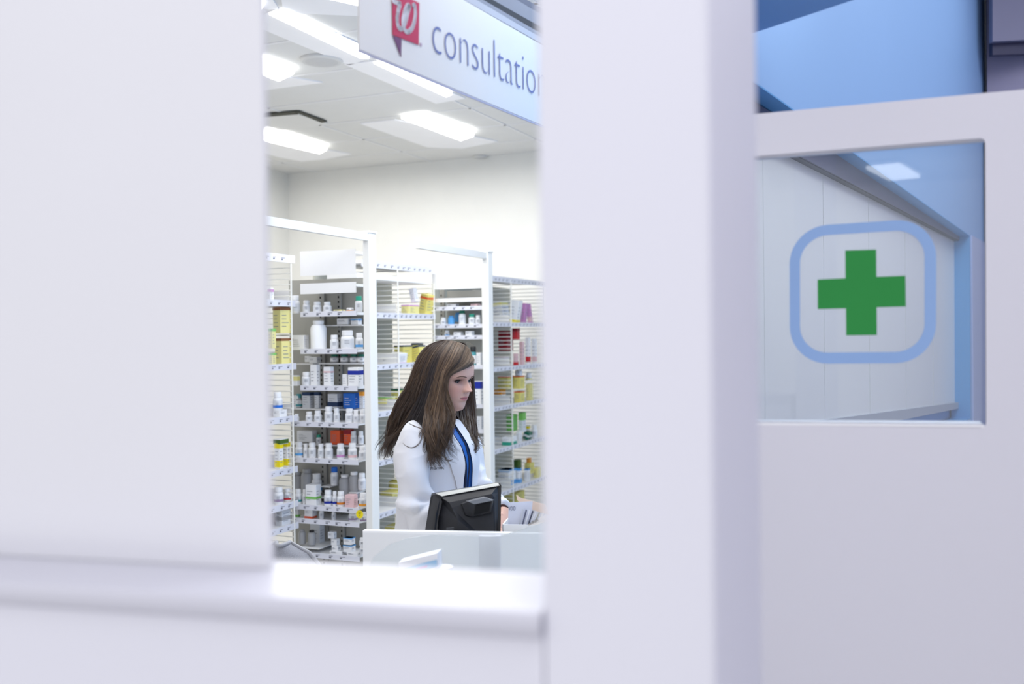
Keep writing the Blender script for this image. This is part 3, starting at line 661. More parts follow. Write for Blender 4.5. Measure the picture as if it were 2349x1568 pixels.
RUN(xr2, ZR2, N2, 'j', 912, 50, 30, 5, 'y', 'y', base=1128, set_=.14); RUN(xr2, ZR2, N2, 'c', 895, 60, 26, 5, 'y', base=1152, set_=.12); RUN(xr2, ZR2, N2, 'c', 905, 60, 20, 6, 'y', base=1224, set_=.1)
# ---- far run
N3 = 'farthest run'
RUN(xr3, ZR3, N3, 'c', 1150, 44, 48, 1, 'lw', 'yl', (.8, .95), set_=.13, roll=-.12); RUN(xr3, ZR3, N3, 'c', 1184, 24, 52, 1, 'w', 'ye', (.02, .14), roll=.17, W=.8); RUN(xr3, ZR3, N3, 'c', 1203, 18, 46, 1, 'p', roll=.1); RUN(xr3, ZR3, N3, 'c', 1215, 14, 44, 1, 'p', roll=-.12, two='pk')
RUN(xr3, ZR3, N3, 'c', 1160, 40, 46, 2, 'dr', base=804, set_=.12); RUN(xr3, ZR3, N3, 'c', 1184, 22, 26, 2, 'r', 'dr', (.7, 1.0), base=778); RUN(xr3, ZR3, N3, 'c', 1183, 14, 28, 2, 'pk', 'r', (.0, .3)); RUN(xr3, ZR3, N3, 'c', 1197, 14, 54, 2, 'pk'); RUN(xr3, ZR3, N3, 'c', 1211, 15, 62, 2, 'w', 'r', (.1, .3)); RUN(xr3, ZR3, N3, 'c', 1226, 15, 58, 2, 'w', 'pk', (.1, .3))
RUN(xr3, ZR3, N3, 'c', 1150, 44, 22, 2, 'w', 'pk', (.9, 1.0), set_=.14)
RUN(xr3, ZR3, N3, 'c', 1160, 46, 30, 3, 'y', 'o', (.9, 1.0), base=892, set_=.12); RUN(xr3, ZR3, N3, 'c', 1190, 30, 29, 3, 'y', 'o', (.92, 1.0), base=891); RUN(xr3, ZR3, N3, 'c', 1190, 30, 25, 3, 'y', 'o', (.92, 1.0)); RUN(xr3, ZR3, N3, 'c', 1213, 20, 38, 3, 'yl'); RUN(xr3, ZR3, N3, 'b', 1189, 16, 18, 3, 'y', None, 'w', base=861); RUN(xr3, ZR3, N3, 'b', 1212, 14, 18, 3, 'w', 'y', 'w', base=873)
RUN(xr3, ZR3, N3, 'c', 1145, 34, 20, 3, 'or', 'w', (.3, .5), base=914, set_=.14)
RUN(xr3, ZR3, N3, 'c', 1172, 30, 38, 4, 'gr', set_=.1, base=988); RUN(xr3, ZR3, N3, 'c', 1196, 20, 44, 4, 'lw', 'gr', (.6, 1.0), base=990); RUN(xr3, ZR3, N3, 'c', 1166, 40, 20, 4, 'w', 't', (.0, .4)); RUN(xr3, ZR3, N3, 'c', 1188, 16, 26, 4, 'w'); RUN(xr3, ZR3, N3, 'c', 1208, 24, 18, 4, 'dg', 'w', (.4, .6), roll=.3); RUN(xr3, ZR3, N3, 'c', 1209, 11, 30, 4, 'w', 'ye', (.7, .9), set_=.1); RUN(xr3, ZR3, N3, 'b', 1224, 14, 30, 4, 'w')
RUN(xr3, ZR3, N3, 'c', 1160, 48, 38, 5, 'w', 'lb', (.88, 1.0), two='lb', set_=.1); RUN(xr3, ZR3, N3, 'c', 1187, 15, 36, 5, 'w', 'lb', (.85, 1.0), two='lb'); RUN(xr3, ZR3, N3, 'c', 1183, 24, 46, 5, 'dk', set_=.14); RUN(xr3, ZR3, N3, 'c', 1211, 26, 24, 5, 'y', base=1086, set_=.08); RUN(xr3, ZR3, N3, 'c', 1206, 17, 28, 5, 'w', 'lb', (.9, 1.0)); RUN(xr3, ZR3, N3, 'c', 1229, 22, 22, 5, 'yl'); RUN(xr3, ZR3, N3, 'c', 1210, 14, 10, 5, 'or', base=1061, set_=.09)
RUN(xr3, ZR3, N3, 'c', 1175, 60, 22, 6, 'y', base=1150, set_=.12); RUN(xr3, ZR3, N3, 'c', 1175, 60, 40, 6, 'yl', 'dk', (.2, .5), set_=.12)
# ---- second gondola face
ppm2 = depth(Vector((-2.85, y2, 1.65)))/F
def U2(kind, px, w, h, si, *a, rear=0, base=None, **k):
    yy = y2 + (.15 if rear else .045); z = Z2[si] if base is None else ony(px, base, yy).z; c = Vector((ony(px, 784, yy).x, yy, z))
    place = f"{ORD[si]} shelf behind the woman"
    if kind == 'c': return carton(c, w*ppm2/1.1, min(w*ppm2*.8, .05), h*ppm2, *a, place=place, px=px, **k)
    return {'b': bottle, 'j': jar}[kind](c, w*ppm2, h*ppm2, *a, place=place, px=px, **k)
U2('b', 1018, 14, 18, 3); U2('j', 1036, 16, 22, 3, 'lb', 'lb'); U2('j', 1051, 15, 22, 3, 'lb', 'lb', rear=1, base=738); U2('b', 1061, 16, 36, 3, 'dg', rear=0); U2('b', 1083, 15, 25, 3, 't'); U2('b', 1097, 12, 22, 3)
U2('b', 1026, 12, 14, 4, 'w', 'lb'); U2('c', 1052, 20, 10, 4); U2('c', 1078, 18, 12, 4); U2('c', 1092, 20, 7, 2, 'pk'); U2('c', 1040, 26, 8, 2)
U2('b', 1085, 16, 44, 5, 'k', None, 'tl'); U2('c', 1099, 12, 30, 5, 'w'); U2('b', 1030, 16, 34, 5)
U2('c', 1096, 22, 54, 6, 'w', 'nb', (.68, .98)); U2('b', 1085, 10, 16, 6, 'k', None, 'w', rear=1)
U2('c', 1098, 16, 30, 7, 'lw'); U2('c', 1097, 16, 26, 8, 'w', 'yl', (.0, .15)); U2('b', 1092, 12, 18, 8); U2('b', 1100, 10, 16, 9, 'g', None, 'g'); U2('b', 1088, 12, 22, 9); U2('b', 1101, 10, 22, 10, 'nb', None, 'w'); U2('c', 1102, 12, 26, 11, 'g')

# every item's label: its look, then where it stands
from collections import defaultdict
byplace = defaultdict(list)
for r_ in REC: byplace[(r_[2], r_[1])].append(r_)
for (pl, lk), rs in byplace.items():
    rs.sort(key=lambda q: q[3])
    for i, (t, look, place, px) in enumerate(rs):
        if len(rs) == 1: pos = ', ' + place
        elif len(rs) == 2: pos = (', left one, ' if i == 0 else ', right one, ') + place
        else: pos = f", {ORD[i]} such from left, {place}"
        s = look + pos
        if len(s.split()) > 16: s = s.replace(' label band', ' band')
        if len(s.split()) > 16: print('LONG', s)
        t['label'] = s; t['group'] = 'medicine stock on the ' + place.split(', ')[-1] if ', ' in place else 'medicine stock behind the woman'
# ============================================================ counter
dC = -plane_dir(-14000); nC = dC.cross(UP).normalized()
if nC.dot(CAM - P(1000, 784, 3)) < 0: nC = -nC
def cplane(px, py, d): return hit(px, py, P(1000, 784, d), nC)
ca, cb2 = cplane(832, 1221, 2.95), cplane(1420, 1221, 2.95); ztop = ca.z
DESK = .93
ct_ = thing('service_counter', 'white service counter with raised front screen in front of the woman', 'counter', col(ca, 0))
MB().prism([col(ca, 0), col(cb2, 0), col(cb2, 0)-nC*.022, col(ca, 0)-nC*.022], UP*(ztop)).build('front_screen', mat('counter_white', '#ecedee', .4, .4, var=.006), ct_)
MB().prism([col(ca, ztop), col(cb2, ztop), col(cb2, ztop)-nC*.024, col(ca, ztop)-nC*.024], UP*.006).build('screen_cap', mat('cap_white', '#fafafa', .35), ct_)
MB().prism([col(ca, DESK-.03)-nC*.024, col(cb2, DESK-.03)-nC*.024, col(cb2, DESK-.03)-nC*.33, col(ca, DESK-.03)-nC*.33], UP*.03).build('worktop', mat('worktop_white', '#e4e4e4', .4), ct_)
l0, l1 = cplane(834, 1400, 2.5), cplane(1420, 1400, 2.5); LZ = .86
MB().prism([col(l0, 0)-nC*.0, col(l1, 0), col(l1, 0)-nC*.44, col(l0, 0)-nC*.44], UP*LZ).build('front_base', mat('counter_white', '#ecedee'), ct_)
# glass shield
gs = [(828, 1410), (829, 1352), (838, 1312), (858, 1276), (890, 1250), (930, 1235), (985, 1227.5), (1040, 1228), (1098, 1230), (1150, 1229), (1190, 1216), (1240, 1200), (1300, 1184)]
gp = [cplane(x, y, 2.7) for x, y in gs]; gp[0].z = LZ; gp[0].x, gp[0].y = gp[1].x, gp[1].y; e = gp[-1].copy(); e.z = LZ
gt = thing('glass_shield', 'clear curved glass guard on the counter ledge in front of the monitor', 'glass guard', col(gp[5], LZ))
MB().prism(gp + [e], -nC*.008).build('glass_pane', film('guard_glass', '#f6fbfe', .5), gt)
def cq(pts, d): return [cplane(x, y, d) for x, y in pts]
f0, f1, f2 = (cplane(x, 1229, 2.72) for x in (1098, 1134, 1146))
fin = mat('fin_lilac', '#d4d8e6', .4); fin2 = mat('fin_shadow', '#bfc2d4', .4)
MB().prism([col(f0, LZ), col(f1, LZ), col(f1, f0.z), col(f0, f0.z)], -nC*.012).build('support_fin', fin, gt)
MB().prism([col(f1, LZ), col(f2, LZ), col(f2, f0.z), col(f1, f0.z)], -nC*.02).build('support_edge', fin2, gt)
# leaflet box and small tub
b0 = cplane(962, 1330, 2.46); b0.z = LZ
bt = thing('leaflet_box', 'tilted white leaflet box with light blue band, on the counter ledge', 'leaflet box', b0)
def lq(pts, d, off): return MB().prism([cplane(x, y, d) for x, y in pts], off)
lq([(914, 1290), (1003, 1268), (1008, 1420), (930, 1420)], 2.46, -nC*.05).build('box_body', mat('leaflet_white', '#f6f8fb', .5), bt)
lq([(917, 1304), (1002, 1283), (1003, 1298), (920, 1320)], 2.458, nC*.001).build('blue_band', mat('leaflet_blue', '#a5d0f0', .5), bt)
lq([(955, 1301), (980, 1295), (980, 1300), (955, 1306)], 2.457, nC*.001).build('pink_print', mat('leaflet_pink', '#c99ad0', .5), bt)
lq([(923, 1308), (933, 1306), (934, 1318), (924, 1321)], 2.457, nC*.001).build('red_dot', mat('leaflet_red', '#e59aa8', .5), bt)
t0 = cplane(1017, 1300, 2.5); t0.z = LZ
tb = thing('lidded_cup', 'tall grey cup with pale lid right of the leaflet box', 'cup', t0)
zz_ = cplane(1017, 1304, 2.5).z
MB().lathe([(.019, LZ), (.022, zz_)], col(t0, 0), 20).build('cup_body', mat('tub_grey', '#b7b8cc', .4), tb, smooth=SM)
MB().lathe([(.025, zz_+.0005), (.025, zz_+.006)], col(t0, 0), 20).build('lid', mat('tub_lid', '#e8ebf0', .4), tb, smooth=SM)

# ============================================================ office chair
cc = P(642, 784, 3.6); cc.z = 0; cw = .172; zt3 = P(642, 1245, 3.6).z
ch = thing('office_chair', 'grey mesh-backed office chair at lower left behind the ledge', 'chair', cc)
rows = []
for i in range(15):
    t = i/14; row = []
    zc = zt3 - .55 + .55*t
    hw = cw*(1.0 if t < .45 else max(.02, (1 - ((t-.45)/.55)**2.6))**.5)
    for k in range(17):
        s = (k/8-1); row.append(cc + RGT*(hw*s) + FWD*(-.06*(1-s*s) + .03*(t-.5)**2) + UP*zc)
    rows.append(row)
bk_ = MB().grid(rows); bk_.grid([[p + FWD*.025 for p in r][::-1] for r in rows])
edge = [r[0] for r in rows] + rows[-1] + [r[-1] for r in rows[::-1]] + rows[0][::-1]
M_mesh = mat('chair_fabric', '#a6a8b1', .95, .1, bump=1.0, bscale=900, var=.45, vscale=500)
bk_.build('backrest', M_mesh, ch, smooth=True)
MB().tube(edge + [edge[0]], .008, 8).build('back_frame', mat('chair_frame', '#9a9ca4', .6), ch, smooth=True)
MB().box(cc - FWD*.0 + FWD*.0 + UP*.46 + RGT*0 - FWD*.0, .46, .44, .08, Matrix.Rotation(YAW, 3, 'Z'), bev=.03).build('seat', M_mesh, ch)
MB().tube([cc + FWD*.02 + UP*.4, cc + FWD*.03 + UP*.46], .03, 10).build('seat_post', mat('chair_black', '#25262a', .4), ch)
MB().tube([cc + UP*.1, cc + UP*.44], .025, 12).build('column', mat('chair_black', '#25262a', .4), ch, smooth=SM)
for k in range(5):
    a = 2*math.pi*k/5 + .3; d_ = Vector((math.cos(a), math.sin(a), 0))
    lg = MB().tube([cc + UP*.1, cc + d_*.27 + UP*.065], [.022, .014], 8).build('leg', mat('chair_black', '#25262a'), ch, smooth=SM)
    MB().lathe([(.028, -.012), (.03, 0), (.028, .012)], cc + d_*.27 + UP*.031, 14, Matrix.Rotation(a+1.57, 3, 'Z') @ Matrix.Rotation(math.pi/2, 3, 'X')).build('caster', mat('chair_black', '#25262a'), lg, smooth=SM)

# ============================================================ till monitor seen from behind
mo = P(1070, 1222, 3.13); mo.z = DESK
tm = thing('till_monitor', 'black touch screen till monitor seen from behind, on the counter', 'monitor', mo)
M_blk = mat('monitor_black', '#17181d', .38, .5, bump=.08, bscale=500); M_blk2 = mat('monitor_cover', '#1f2026', .55, .4, bump=.15, bscale=900); M_sil = mat('monitor_silver', '#b9bab6', .35, .5, metal=.3)
def mp(pts, d): return [P(x, y, d + dd) for (x, y, dd) in pts]
def hexa(front, back, name, m, parent=tm, sm=False):
    mb = MB().add(front + back, []); n = len(front)
    mb.f = [tuple(range(n-1, -1, -1)), tuple(range(n, 2*n))] + [(i, (i+1) % n, n+(i+1) % n, n+i) for i in range(n)]
    return mb.build(name, m, parent)
# screen slab (far side), tilted: top leans away
near = mp([(994, 1134, .05), (1146, 1108, .05), (1150, 1113, .05), (1148, 1230, .0), (1145, 1262, -.01), (967, 1262, -.01), (974, 1222, 0), (988, 1138, .05)], 3.06)
far_ = mp([(1000, 1129, .085), (1140, 1105.5, .085), (1148, 1109, .085), (1147, 1230, .04), (1144, 1262, .03), (972, 1262, .03), (979, 1222, .04), (990, 1131, .085)], 3.06)
hexa(near, far_, 'screen_housing', M_blk)
hexa(mp([(1000, 1131.5, .04), (1143, 1107.5, .04), (1146, 1113, .03), (1014, 1137.5, .03)], 3.06), mp([(1000, 1130, .075), (1140, 1106.5, .075), (1143, 1109, .07), (1012, 1134, .07)], 3.06), 'top_trim', M_sil)
rim = mp([(1010, 1139, .045), (1140, 1116, .045), (1143, 1130, .04), (1141, 1262, -.012), (1002, 1262, -.012), (1004, 1180, .02), (1012, 1150, .04)], 3.05)
cov = mp([(1030, 1152, .0), (1128, 1132, .0), (1134, 1140, -.0), (1138, 1262, -.05), (1045, 1262, -.05), (1050, 1192, -.035), (1037, 1164, -.01)], 3.05)
hexa(cov, rim, 'rear_cover', M_blk2)
# left shoulder ridge
hexa(mp([(1010, 1141, .02), (1014, 1150, .015), (1006, 1185, .0), (998, 1262, -.03), (992, 1262, -.03), (1000, 1180, .0)], 3.05), mp([(1012, 1141, .05), (1016, 1150, .05), (1009, 1185, .03), (1002, 1262, .0), (996, 1262, .0), (1004, 1180, .03)], 3.05), 'side_ridge', M_blk)
# handle : hood over a dark recess
hd = hexa(mp([(1074, 1150, -.045), (1114, 1140.5, -.045), (1129, 1148, -.045), (1088, 1156, -.045)], 3.05), mp([(1068, 1148, -.0), (1110, 1138, -.0), (1134, 1146, -.0), (1086, 1160, .0)], 3.05), 'handle', mat('handle_grey', '#7b7e84', .35, .5))
hexa(mp([(1088, 1156, -.045), (1129, 1148, -.045), (1126, 1175, -.034), (1084, 1184, -.034)], 3.05), mp([(1086, 1158, .0), (1133, 1150, .0), (1128, 1176, .0), (1084, 1186, .0)], 3.05), 'handle_frame', M_blk)
hexa(mp([(1091, 1159, -.048), (1126, 1151.5, -.048), (1122, 1172, -.040), (1087.5, 1181, -.040)], 3.05), mp([(1091, 1159, -.04), (1126, 1151.5, -.04), (1122, 1172, -.03), (1087.5, 1181, -.03)], 3.05), 'handle_recess', mat('recess_black', '#0b0b0e', .8))
hexa(mp([(1060, 1156, -.03), (1074, 1150, -.045), (1088, 1156, -.045), (1084, 1184, -.034), (1068, 1180, -.025)], 3.05), mp([(1056, 1154, .0), (1074, 1146, .0), (1090, 1156, .0), (1086, 1188, .0), (1062, 1186, .0)], 3.05), 'handle_cheek', M_blk2)
for k in range(3): lq([(1024, 1210+k*4, ), (1041, 1208.5+k*4), (1041, 1210+k*4), (1024, 1211.5+k*4)], 3.0, nC*.0005).build('port_slot', mat('port_grey', '#5d6066', .5), tm)
sp_ = P(1062, 1250, 3.10)
MB().box((sp_.x, sp_.y, DESK+.04), .07, .05, .09, Matrix.Rotation(YAW, 3, 'Z'), bev=.01).build('stand_neck', M_blk, tm)
MB().box((sp_.x, sp_.y, DESK+.009), .2, .17, .016, Matrix.Rotation(YAW, 3, 'Z'), bev=.006).build('stand_base', M_blk, tm)

# ============================================================ box of papers
pbx = thing('paper_tray', 'white open box holding upright papers right of the monitor', 'box', P(1200, 1260, 3.05) * 1.0)
a0, a1 = cplane(1152, 1203, 3.02), cplane(1330, 1196, 3.02); zt4 = a0.z
pbx.location.z = DESK; BASES[pbx.name] = Vector(pbx.location)
a0 = col(a0, DESK+.001); a1 = col(a1, DESK+.001); dd = (a1-a0)
for nm, q0, q1 in (('front_wall', a0, a1), ('rear_wall', a0-nC*.1, a1-nC*.1)):
    MB().prism([q0, q1, q1-nC*.004, q0-nC*.004], UP*(zt4-DESK)).build(nm, mat('tray_white', '#f7f7f7', .5), pbx)
for nm, q0 in (('side_wall', a0), ('side_wall', a1)):
    MB().prism([q0, q0+dC*.004, q0+dC*.004-nC*.104, q0-nC*.104], UP*(zt4-DESK)).build(nm, mat('tray_white', '#f7f7f7'), pbx)
def paper(name, label, pts, d, c, rough=.8, grp=None):
    q = [cplane(x, y, d) for x, y in pts]; t = MB().prism(q, -nC*.001).build(name, mat('paper_'+c, c, rough), None, base=q[-1]); return tag(t, label, 'paper', grp)
vs_ = thing('receipt_sheet', 'white sheet printed VOID standing in the paper box', 'paper', cplane(1170, 1203, 3.06))
MB().prism([cplane(x, y, 3.06) for x, y in ((1167, 1152), (1222, 1149), (1215, 1230), (1164, 1230))], -nC*.001).build('sheet', mat('receipt_white', '#dcdfee', .8), vs_)
vt, vf = text_mesh('VOID', 0.0); vo = cplane(1166.5, 1170.5, 3.057); sx = (cplane(1182.5, 1170, 3.057)-vo)/(max(v.x for v in vt)-min(v.x for v in vt)); mx0 = min(v.x for v in vt)
hv = (cplane(1167, 1161, 3.057).z - vo.z)/max(v.y for v in vt)
MB().add([vo + sx*(v.x-mx0) + UP*v.y*hv for v in vt], vf).build('void_text', mat('void_ink', '#4a5070', .8), vs_)
nst = [(1184, 1205, '#c9ccd6', 'pale grey'), (1190, 1206, '#5a5d75', 'slate'), (1195, 1205, '#e6e7ee', 'white'), (1201, 1206, '#3f4157', 'dark slate'), (1206, 1207, '#dcdce4', 'light'), (1212, 1206, '#a9a69c', 'taupe'), (1218, 1207, '#e9e6e0', 'cream')]
for i, (x, y, c_, nm) in enumerate(nst):
    q = [cplane(x, 1230, 3.045-.003*i), cplane(x+3, 1230, 3.045-.003*i), cplane(x+17+i*2, 1168+i*1.5, 3.045-.003*i), cplane(x+14+i*2, 1166+i*1.5, 3.045-.003*i)]
    t = MB().prism(q, -nC*.0015).build('card_sleeve', mat('sleeve_'+str(i), c_, .5), None, base=q[0]); tag(t, f'{nm} slip, {ORD[i]} from left in the leaning fan of slips in the box', 'slip', 'slips in the paper box')
bc = thing('barcode_slip', 'cream slip with a barcode leaning in front of the fan of slips', 'slip', cplane(1215, 1206, 3.03))
MB().prism([cplane(x, y, 3.022) for x, y in ((1204, 1206), (1252, 1180), (1256, 1200), (1214, 1225))], -nC*.001).build('slip_sheet', mat('slip_cream', '#f0e9e2', .8), bc)
mb = MB()
for k in range(11):
    x = 1211+k*2.1; y = 1199-k*1.05; w_ = .5 + .5*((k*7) % 3)/2
    mb.prism([cplane(x, y, 3.02), cplane(x+w_, y-.3, 3.02), cplane(x+w_+1.6, y+6, 3.02), cplane(x+1.6, y+6.3, 3.02)], nC*.0004)
mb.build('barcode', mat('barcode_ink', '#3a3a3e', .8), bc)
paper('envelope', 'pale peach envelope lying across the top of the papers', [(1184, 1134), (1196, 1142), (1250, 1156), (1262, 1182), (1226, 1170), (1196, 1156), (1187, 1147)], 3.09, '#f3d9c4')
paper('paper_bundle', 'stacked white leaflets leaning at the right end of the paper box', [(1195, 1157), (1222, 1152), (1262, 1172), (1262, 1215), (1222, 1215), (1210, 1180)], 3.10, '#eef0f4')
# ============================================================ the pharmacist
from mathutils.bvhtree import BVHTree
PD = 3.5
def B(px, py, v): return P(px, py, PD + v)
ph = math.radians(37)
bf = RGT*math.cos(ph) - FWD*math.sin(ph); near_s = -RGT*math.sin(ph) - FWD*math.cos(ph); far_s = -near_s
T0 = B(1006, 1060, 0); T0.z = 0
person = thing('person', 'young woman with long brown hair in a white lab coat over a blue blouse', 'person', T0)
def interp(tab, z):
    tab = sorted(tab)
    if z <= tab[0][0]: return tab[0][1:]
    for a, b in zip(tab[:-1], tab[1:]):
        if z <= b[0]:
            t = (z-a[0])/(b[0]-a[0]); t = t*t*(3-2*t)*.5 + t*.5
            return tuple(a[i]+(b[i]-a[i])*t for i in range(1, len(a)))
    return tab[-1][1:]
#        z     a(side) b(fwd) shift fwd
TORSO = [(.50, .205, .185, 0), (.70, .195, .165, 0), (.86, .185, .145, 0), (.95, .180, .135, 0), (1.05, .165, .122, .0), (1.14, .148, .120, .004), (1.20, .150, .122, .008), (1.26, .156, .112, .006), (1.305, .155, .092, 0), (1.33, .125, .075, -.003), (1.348, .080, .060, .002), (1.365, .055, .050, .012)]
def tor(z, t, off=0, k=0):     # t=0 front, + = far side
    a, b, s = interp(TORSO, z); a -= k; b -= k
    d = Vector((math.cos(t)*b, math.sin(t)*a)); n = Vector((math.cos(t)/b, math.sin(t)/a)).normalized()
    d += n*off
    return T0 + bf*(d.x+s) + far_s*d.y + UP*z
def tor_s(z, s, off=0):
    a, b, _ = interp(TORSO, z); return tor(z, math.asin(max(-1, min(1, s/a))), off)
def torso_loft(z0, z1, k, nz=26, n=40):
    return [[tor(z0+(z1-z0)*i/nz, 2*math.pi*j/n, 0, k) for j in range(n)] for i in range(nz+1)]
NEAR = [B(964, 981, -.095), B(949, 1003, -.13), B(944, 1045, -.15), B(948, 1085, -.165), B(951, 1125, -.175), B(956, 1160, -.185), B(975, 1183, -.195), B(1010, 1195, -.205), B(1045, 1203, -.215), B(1072, 1208, -.22)]
NR = [.030, .053, .061, .061, .057, .055, .054, .049, .045, .042]
FAR = [B(1058, 990, .115), B(1068, 1015, .118), B(1076, 1050, .105), B(1084, 1085, .08), B(1094, 1120, .045), B(1110, 1145, .01), B(1130, 1163, -.04), B(1150, 1175, -.085)]
FR = [.048, .052, .053, .052, .05, .049, .043, .038]
def smooth_path(pts, rad, n=5):
    pp = catmull(pts, n); m = len(pp); rr2 = []
    for i in range(m):
        f = i/n; j = min(int(f), len(rad)-2); rr2.append(rad[j]+(rad[j+1]-rad[j])*min(1, f-j))
    return pp, rr2
# ---------------- hands (closed shapes, fused into the body)
def hand(mb, wrist, dirv, palm_n, side, curl=.5, L=.17):
    """dirv = wrist->fingers, palm_n = palm normal, side = towards the thumb"""
    dirv = dirv.normalized(); side = (side - dirv*side.dot(dirv)).normalized(); pn = dirv.cross(side); 
    if pn.dot(palm_n) < 0: pn = -pn
    rings = []
    for t, w_, th in ((-.02, .022, .018), (.0, .026, .016), (.03, .036, .015), (.06, .041, .0135), (.085, .040, .011), (.092, .036, .008)):
        rings.append([wrist + dirv*t + side*(w_*math.cos(a)) + pn*(th*math.sin(a)) for a in [2*math.pi*k/14 for k in range(14)]])
    mb.loft(rings)
    for k, (off, ln, r) in enumerate(((.029, .070, .0082), (.0095, .078, .0085), (-.0105, .072, .0082), (-.029, .057, .0074))):
        p = wrist + dirv*.080 + side*off; pts = [p - dirv*.02, p]; d = dirv.copy(); ang = 0
        for seg, fr_ in enumerate((.45, .3, .25)):
            ang += curl*(.35, .6, .5)[seg]; dd_ = dirv*math.cos(ang) + pn*math.sin(ang) + side*off*.6; p = p + dd_*ln*fr_; pts.append(p)
        pp, rr3 = smooth_path(pts, [r, r*1.02, r, r*.9, r*.72], 4); mb.tube(pp, rr3, 10)
    p = wrist + dirv*.02 + side*.022; d1 = (side*.8 + dirv*.65 + pn*.25).normalized(); d2 = (side*.25 + dirv*.95 + pn*.45).normalized()
    pp, rr3 = smooth_path([p - d1*.01, p + d1*.03, p + d1*.03 + d2*.028, p + d1*.03 + d2*.05], [.013, .0105, .0095, .007], 4); mb.tube(pp, rr3, 10)
# ---------------- head
hphi = math.radians(35)
hf0 = RGT*math.cos(hphi) - FWD*math.sin(hphi); hl = UP.cross(hf0).normalized(); pt = math.radians(9)
hf = (hf0*math.cos(pt) - UP*math.sin(pt)).normalized(); hu = hf.cross(hl).normalized()
HC = B(1066.5, 876, -.042) - hf*.071 
def HP(x, y, z): return HC + hf*x + hl*y + hu*z
ZS = .90
prof = [(-.122, .030, -.02, .006), (-.117, .056, -.03, .022), (-.110, .069, -.045, .029), (-.100, .0735, -.058, .037), (-.088, .0740, -.068, .045), (-.07, .0768, -.078, .0545), (-.055, .079, -.085, .061), (-.04, .0785, -.09, .0645), (-.02, .0785, -.096, .068), (0, .0785, -.10, .0700), (.014, .083, -.103, .0715), (.03, .0865, -.105, .073), (.05, .085, -.105, .0735), (.07, .078, -.10, .070), (.09, .063, -.088, .059), (.105, .042, -.066, .043), (.115, .018, -.04, .024), (.118, .0, -.022, .004)]
def G(y, z, y0, z0, sy, sz): return math.exp(-((y-y0)/sy)**2/2 - ((z-z0)/sz)**2/2)
def face_disp(y, z):
    d = 0; ay = abs(y)
    if -.046 < z < .02:
        t = (0.013 - z)/.041; t = max(0, min(1, t)); hgt = .0250*(t**.92)
        if z < -.028: hgt *= max(0, 1-((-.028-z)/.011)**2) if z > -.039 else 0
        sg = .0050 + .0042*t
        d += hgt*math.exp(-(y/sg)**2/2)
    d += .0085*G(ay, z, .0115, -.0305, .0040, .0048)
    d -= .0025*G(ay, z, .0190, -.031, .003, .006)
    d += .0030*G(y, z, 0, -.0235, .0075, .0060)
    d -= .0115*G(ay, z, .031, .004, .0135, .0080)
    d -= .0035*G(ay, z, .014, .004, .005, .008)
    d += .0030*G(ay, z, .028, .021, .016, .005)
    d += .0045*G(ay, z, .040, -.024, .015, .015)
    wl = max(0, 1-(ay/.0235)**2)
    d += (.0048*math.exp(-((z+.0560)/.0038)**2/2) + .0052*math.exp(-((z+.0680)/.0042)**2/2) - .0030*math.exp(-((z+.0618)/.0016)**2/2))*wl
    d -= .0028*G(y, z, 0, -.048, .004, .004)
    d -= .0040*G(y, z, 0, -.078, .016, .0045)
    d += .0020*G(y, z, 0, -.097, .013, .010)
    return d
rings = []
NZ, NA = 130, 128
for i in range(NZ+1):
    z = -.122 + .240*i/NZ; f_, b_, w_ = interp([(p[0], p[1], p[2], p[3]) for p in prof], z); ring = []
    for j in range(NA):
        u = j/NA; a = 2*math.pi*(u - .16*math.sin(2*math.pi*u)/(2*math.pi)*1.0)
        c, s = math.cos(a), math.sin(a); e_ = 2/2.25
        x = (f_ if c > 0 else -b_)*math.copysign(abs(c)**e_, c); y = w_*math.copysign(abs(s)**e_, s)
        if c > 0: x += face_disp(y, z)*min(1, c*2.2)
        ring.append(HP(x, y, z*ZS))
    rings.append(ring)
mb = MB().loft(rings)
NB = tor(1.30, 0)*0 + T0 + UP*1.31
mb.tube(catmull([T0 + UP*1.27 + bf*.01, T0 + UP*1.35 + bf*.02, HP(-.010, 0, -.075), HP(-.015, 0, -.02)], 6), [.050]*6 + [.045]*7 + [.043]*6, 28)
mb.loft(torso_loft(.80, 1.362, .016))
npth, nr = smooth_path(NEAR, [r-.025 for r in NR]); fpth, fr_2 = smooth_path(FAR, [r-.017 for r in FR])
mb.tube(npth, nr, 18); mb.tube(fpth, fr_2, 18)
hand(mb, NEAR[-1] + (NEAR[-1]-NEAR[-2]).normalized()*.015, (NEAR[-1]-NEAR[-2]) + UP*.0, Vector((0, 0, -1)), far_s, .45)
hand(mb, B(1157, 1180, -.10), B(1153, 1222, -.16) - B(1157, 1180, -.10) + RGT*.0, RGT*-1 + UP*-.3, near_s, .5)
for sd in (-1, 1):
    o = T0 + far_s*(.085*sd)
    mb.tube([o + UP*.84, o + UP*.70, o + UP*.48 + bf*.01, o + UP*.30, o + UP*.10, o + UP*.055], [.082, .078, .055, .05, .036, .036], 18)
    mb.tube([o + UP*.035 - bf*.05, o + UP*.045 + bf*.0, o + UP*.035 + bf*.12, o + UP*.028 + bf*.16], [.028, .034, .030, .018], 14)
def remeshed(mb, vox, name):
    o = mb.build(name, None, None, base=Vector()); m = o.modifiers.new('r', 'REMESH'); m.mode = 'VOXEL'; m.voxel_size = vox; m.use_smooth_shade = True
    e = o.evaluated_get(bpy.context.evaluated_depsgraph_get()); me = e.to_mesh()
    vs = np.zeros(len(me.vertices)*3, dtype=np.float64); me.vertices.foreach_get('co', vs); vs = vs.reshape(-1, 3)
    fs = [tuple(p.vertices) for p in me.polygons]; e.to_mesh_clear(); bpy.data.objects.remove(o); return vs, fs
